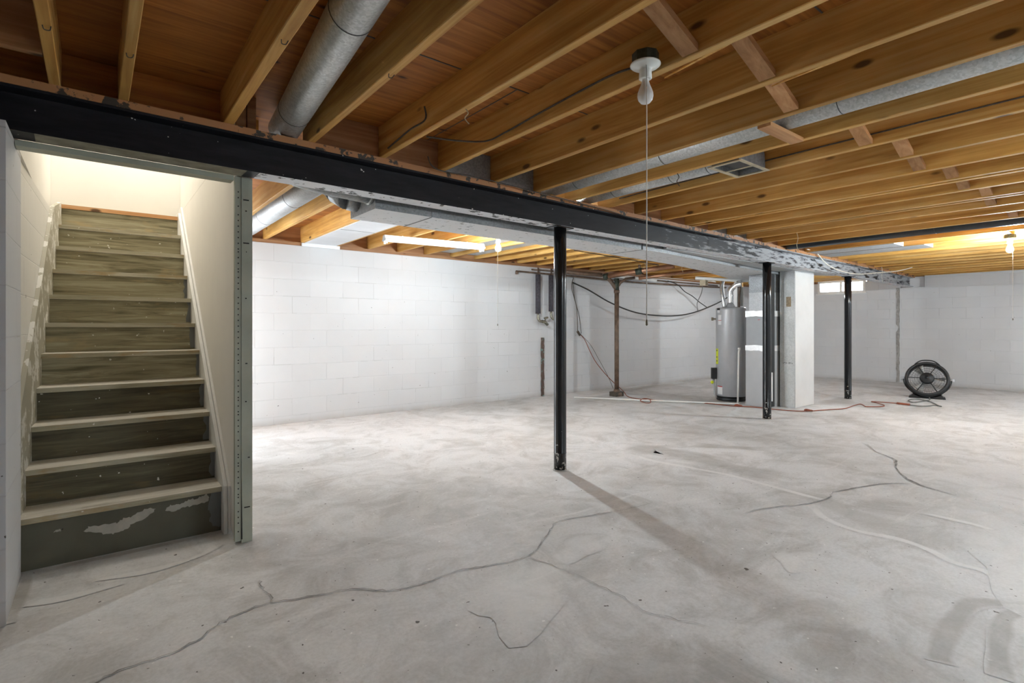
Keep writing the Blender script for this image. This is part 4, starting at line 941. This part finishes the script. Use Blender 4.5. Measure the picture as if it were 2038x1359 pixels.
# orange extension cord
t = thing('extension_cord', 'thin orange extension cord hanging down the back wall and snaking across the floor', 'cord', (6.64, 5.0, 0))
def lc(P): return [Vector(p) - Vector((6.64, 5.0, 0)) for p in P]
MB().tube(curve_pts(lc([(6.44, 6.46, 1.98), (6.39, 6.45, 1.80), (6.50, 6.44, 1.45), (6.53, 6.45, 1.05)]), 8), .006, 6).build('hanging_lead', M['cable_dark'], t)
MB().tube(curve_pts(lc([(6.42, 6.46, 1.90), (6.46, 6.45, 1.62), (6.56, 6.44, 1.32), (6.63, 6.46, 1.02)]), 8), .006, 6).build('hanging_lead', M['cable_dark'], t)
MB().tube(curve_pts(lc([(6.55, 6.46, 1.04), (6.70, 6.45, .92), (6.80, 6.42, .72), (6.90, 6.35, .50), (6.95, 6.10, .25), (6.85, 5.72, .08), (6.74, 5.52, .012), (6.66, 5.2, .012), (6.62, 5.02, .036), (6.50, 4.90, .012), (6.40, 4.90, .012), (6.45, 5.05, .022), (6.60, 5.08, .04), (6.72, 4.88, .012), (6.90, 4.60, .01), (7.06, 4.374, .01), (7.12, 4.01, .01), (7.25, 3.72, .01), (7.31, 3.33, .01), (7.45, 3.12, .01), (7.75, 3.00, .01), (8.106, 2.877, .01), (8.50, 2.90, .01), (8.764, 2.899, .01), (8.62, 2.80, .01), (8.561, 2.751, .01), (8.75, 2.62, .01), (8.936, 2.66, .01), (9.10, 2.80, .01), (9.201, 2.884, .01), (9.276, 2.625, .01), (9.25, 2.58, .01)]), 6), .0065, 6).build('cord', M['cord_orange'], t)
MB().tube(curve_pts(lc([(6.60, 6.46, 1.02), (6.85, 6.45, .82), (7.05, 6.43, .55), (7.25, 6.40, .25), (7.35, 6.36, .02)]), 6), .004, 6).build('second_lead', M['cable_dark'], t)
MB().tube(lc([(6.52, 6.44, 1.06), (6.57, 6.43, .99)]), .022, 8).build('plug', M['cable_dark'], t)
MB().tube(lc([(9.25, 2.585, .014), (9.22, 2.42, .014)]), .016, 8).build('socket', M['cord_orange'], t)
for p in ((7.18, 3.9), (7.50, 3.09)):
    q = MB(); q.tube([(p[0] - 6.64 + .03 * math.cos(a), p[1] - 5.0 + .05 * math.sin(a), .02 + .006 * math.sin(2 * a)) for a in [2 * PI * k / 12 for k in range(12)]], .009, 6, close=True); q.build('knot', M['cord_orange'], t)
cable('fan_cord', 'black power cord lying in a loop in front of the fan',
      [(9.22, 2.43, .012), (9.205, 2.303, .01), (9.35, 2.22, .01), (9.505, 2.189, .01), (9.40, 2.10, .012), (9.478, 2.149, .01), (9.85, 2.33, .01), (10.05, 2.50, .01), (9.95, 2.60, .01), (9.70, 2.56, .01), (9.60, 2.47, .012), (9.90, 2.42, .01), (10.1, 2.40, .01), (10.25, 2.44, .03)], .008, M['cord_grey'], cat='cord')

# ------------------------------------------------------------------ drum fan
FXc, FYc = 10.42, 2.51
rz = math.atan2(-FYc, -FXc) + PI / 2
t = thing('floor_fan', 'big round black drum fan tilted back on its floor stand by the right wall', 'fan', (FXc, FYc, 0), rz)
t.scale = (.83, .83, .83)
HC = Vector((0, 0, .355)); TI = math.radians(-24)
MX = Matrix.Translation(HC) @ Matrix.Rotation(TI, 4, 'X')
def ringy(R, r_, y, n=48, k=10):
    m = MB(); m.tube([(R * math.cos(a), y, R * math.sin(a)) for a in [2 * PI * q / n for q in range(n)]], r_, k, close=True); return m
# drum: open cylinder around local Y
dr = MB(); n = 48
for (ra, rb) in ((.330, .318),):
    prof = [(.300, -.085), (.335, -.080), (.345, -.05), (.345, .06), (.335, .085), (.300, .09), (.290, .06), (.288, -.05)]
    rs = [[(r * math.cos(2 * PI * q / n), y, r * math.sin(2 * PI * q / n)) for r, y in prof] for q in range(n)]
    dr.rings(rs, close=True, caps=False)
dr.xf(MX); dr.build('drum', M['rubber'], t)
hb = MB(); rs = []
for r, y in ((.001, -.135), (.045, -.132), (.055, -.12), (.085, -.115), (.108, -.10), (.112, -.08), (.112, -.06), (.07, -.05), (.001, -.05)):
    rs.append([(r * math.cos(2 * PI * q / 28), y, r * math.sin(2 * PI * q / 28)) for q in range(28)])
hb.rings(rs); hb.xf(MX); hb.build('hub', M['rubber'], t)
b1_ = MB(); b1_.rings([[(r * math.cos(2 * PI * q / 16), y, r * math.sin(2 * PI * q / 16)) for q in range(16)] for r, y in ((.001, -.152), (.02, -.149), (.03, -.14), (.034, -.131))]); b1_.xf(MX); b1_.build('hub_badge', M['black'], t)
for k in range(6):
    a = PI * k / 3
    m = MB(); m.tube([(.10 * math.cos(a), -.09, .10 * math.sin(a)), (.30 * math.cos(a), -.085, .30 * math.sin(a))], .0075, 8); m.xf(MX); m.build('spoke', M['rubber'], t)
g = MB()
for k in range(84):
    a = 2 * PI * k / 84; g.tube([(.11 * math.cos(a), -.082, .11 * math.sin(a)), (.20 * math.cos(a + .05), -.094, .20 * math.sin(a + .05)), (.295 * math.cos(a + .12), -.080, .295 * math.sin(a + .12))], .0011, 4)
for R in (.15, .19, .23, .265): g.tube([(R * math.cos(a), -.09, R * math.sin(a)) for a in [2 * PI * q / 48 for q in range(48)]], .0016, 4, close=True)
g.xf(MX); g.build('front_grille', M['rubber'], t)
g = MB()
for k in range(40):
    a = 2 * PI * k / 40; g.tube([(.06 * math.cos(a), .085, .06 * math.sin(a)), (.295 * math.cos(a), .085, .295 * math.sin(a))], .0014, 4)
for R in (.12, .20, .26): g.tube([(R * math.cos(a), .085, R * math.sin(a)) for a in [2 * PI * q / 40 for q in range(40)]], .0014, 4, close=True)
g.xf(MX); g.build('rear_grille', M['rubber'], t)
MB().tube([(.001, -.05, 0), (.001, .08, 0)], .065, 20).xf(MX).build('motor', M['rubber'], t)
for k in range(3):
    m = MB(); a0_ = 2 * PI * k / 3; rows = []
    for q in range(6):
        r = .07 + q * .040; wd = .20 + .02 * q
        rows.append([(r * math.cos(a0_ + s_ * wd), -.02 + s_ * .05 + e, r * math.sin(a0_ + s_ * wd)) for s_, e in ((-1, 0), (-.3, 0), (.4, 0), (1, 0), (1, .003), (.4, .003), (-.3, .003), (-1, .003))])
    m.rings(rows); m.xf(MX); m.build('blade', plain('fan_blade', (0.50, 0.50, 0.48), 0.4, 0.3, .1), t)
m = MB(); m.tube(curve_pts([(-.19, -.02, .295), (-.13, -.02, .355), (-.06, -.02, .385), (.06, -.02, .385), (.13, -.02, .355), (.19, -.02, .295)], 5), .012, 8); m.xf(MX); m.build('carry_handle', M['rubber'], t)
for sx in (-1, 1):
    m = MB(); m.tube([(sx * .34, 0, 0), (sx * .405, 0, 0)], .036, 12); m.xf(MX); m.build('tilt_knob', M['tank'], t)
# cradle stand: curved band from knob to knob under the drum
m = MB(); rows = []
for q in range(25):
    a = PI + PI * q / 24; R = .372
    hw = .05 + .03 * math.sin(PI * q / 24)
    rows.append([((R + e) * math.cos(a), y, .355 + (R - .03) * .93 * math.sin(a) * (1 + e)) for e, y in ((0, -hw), (0, hw), (-.018, hw), (-.018, -hw))])
m.rings(rows, sm=False); m.build('cradle', M['rubber'], t)
MB().prism([(-.28, 0), (.28, 0), (.27, .03), (.20, .055), (.10, .03), (0, .022), (-.10, .03), (-.20, .055), (-.27, .03)], -.10, .12, 'Y').build('base', M['rubber'], t)
for sx in (-1, 1):
    MB().prism([(sx * .11, 0.0), (sx * .265, 0.0), (sx * .25, .035), (sx * .215, .075), (sx * .15, .045), (sx * .10, .02)], -.12, .12, 'Y').build('foot', M['rubber'], t)
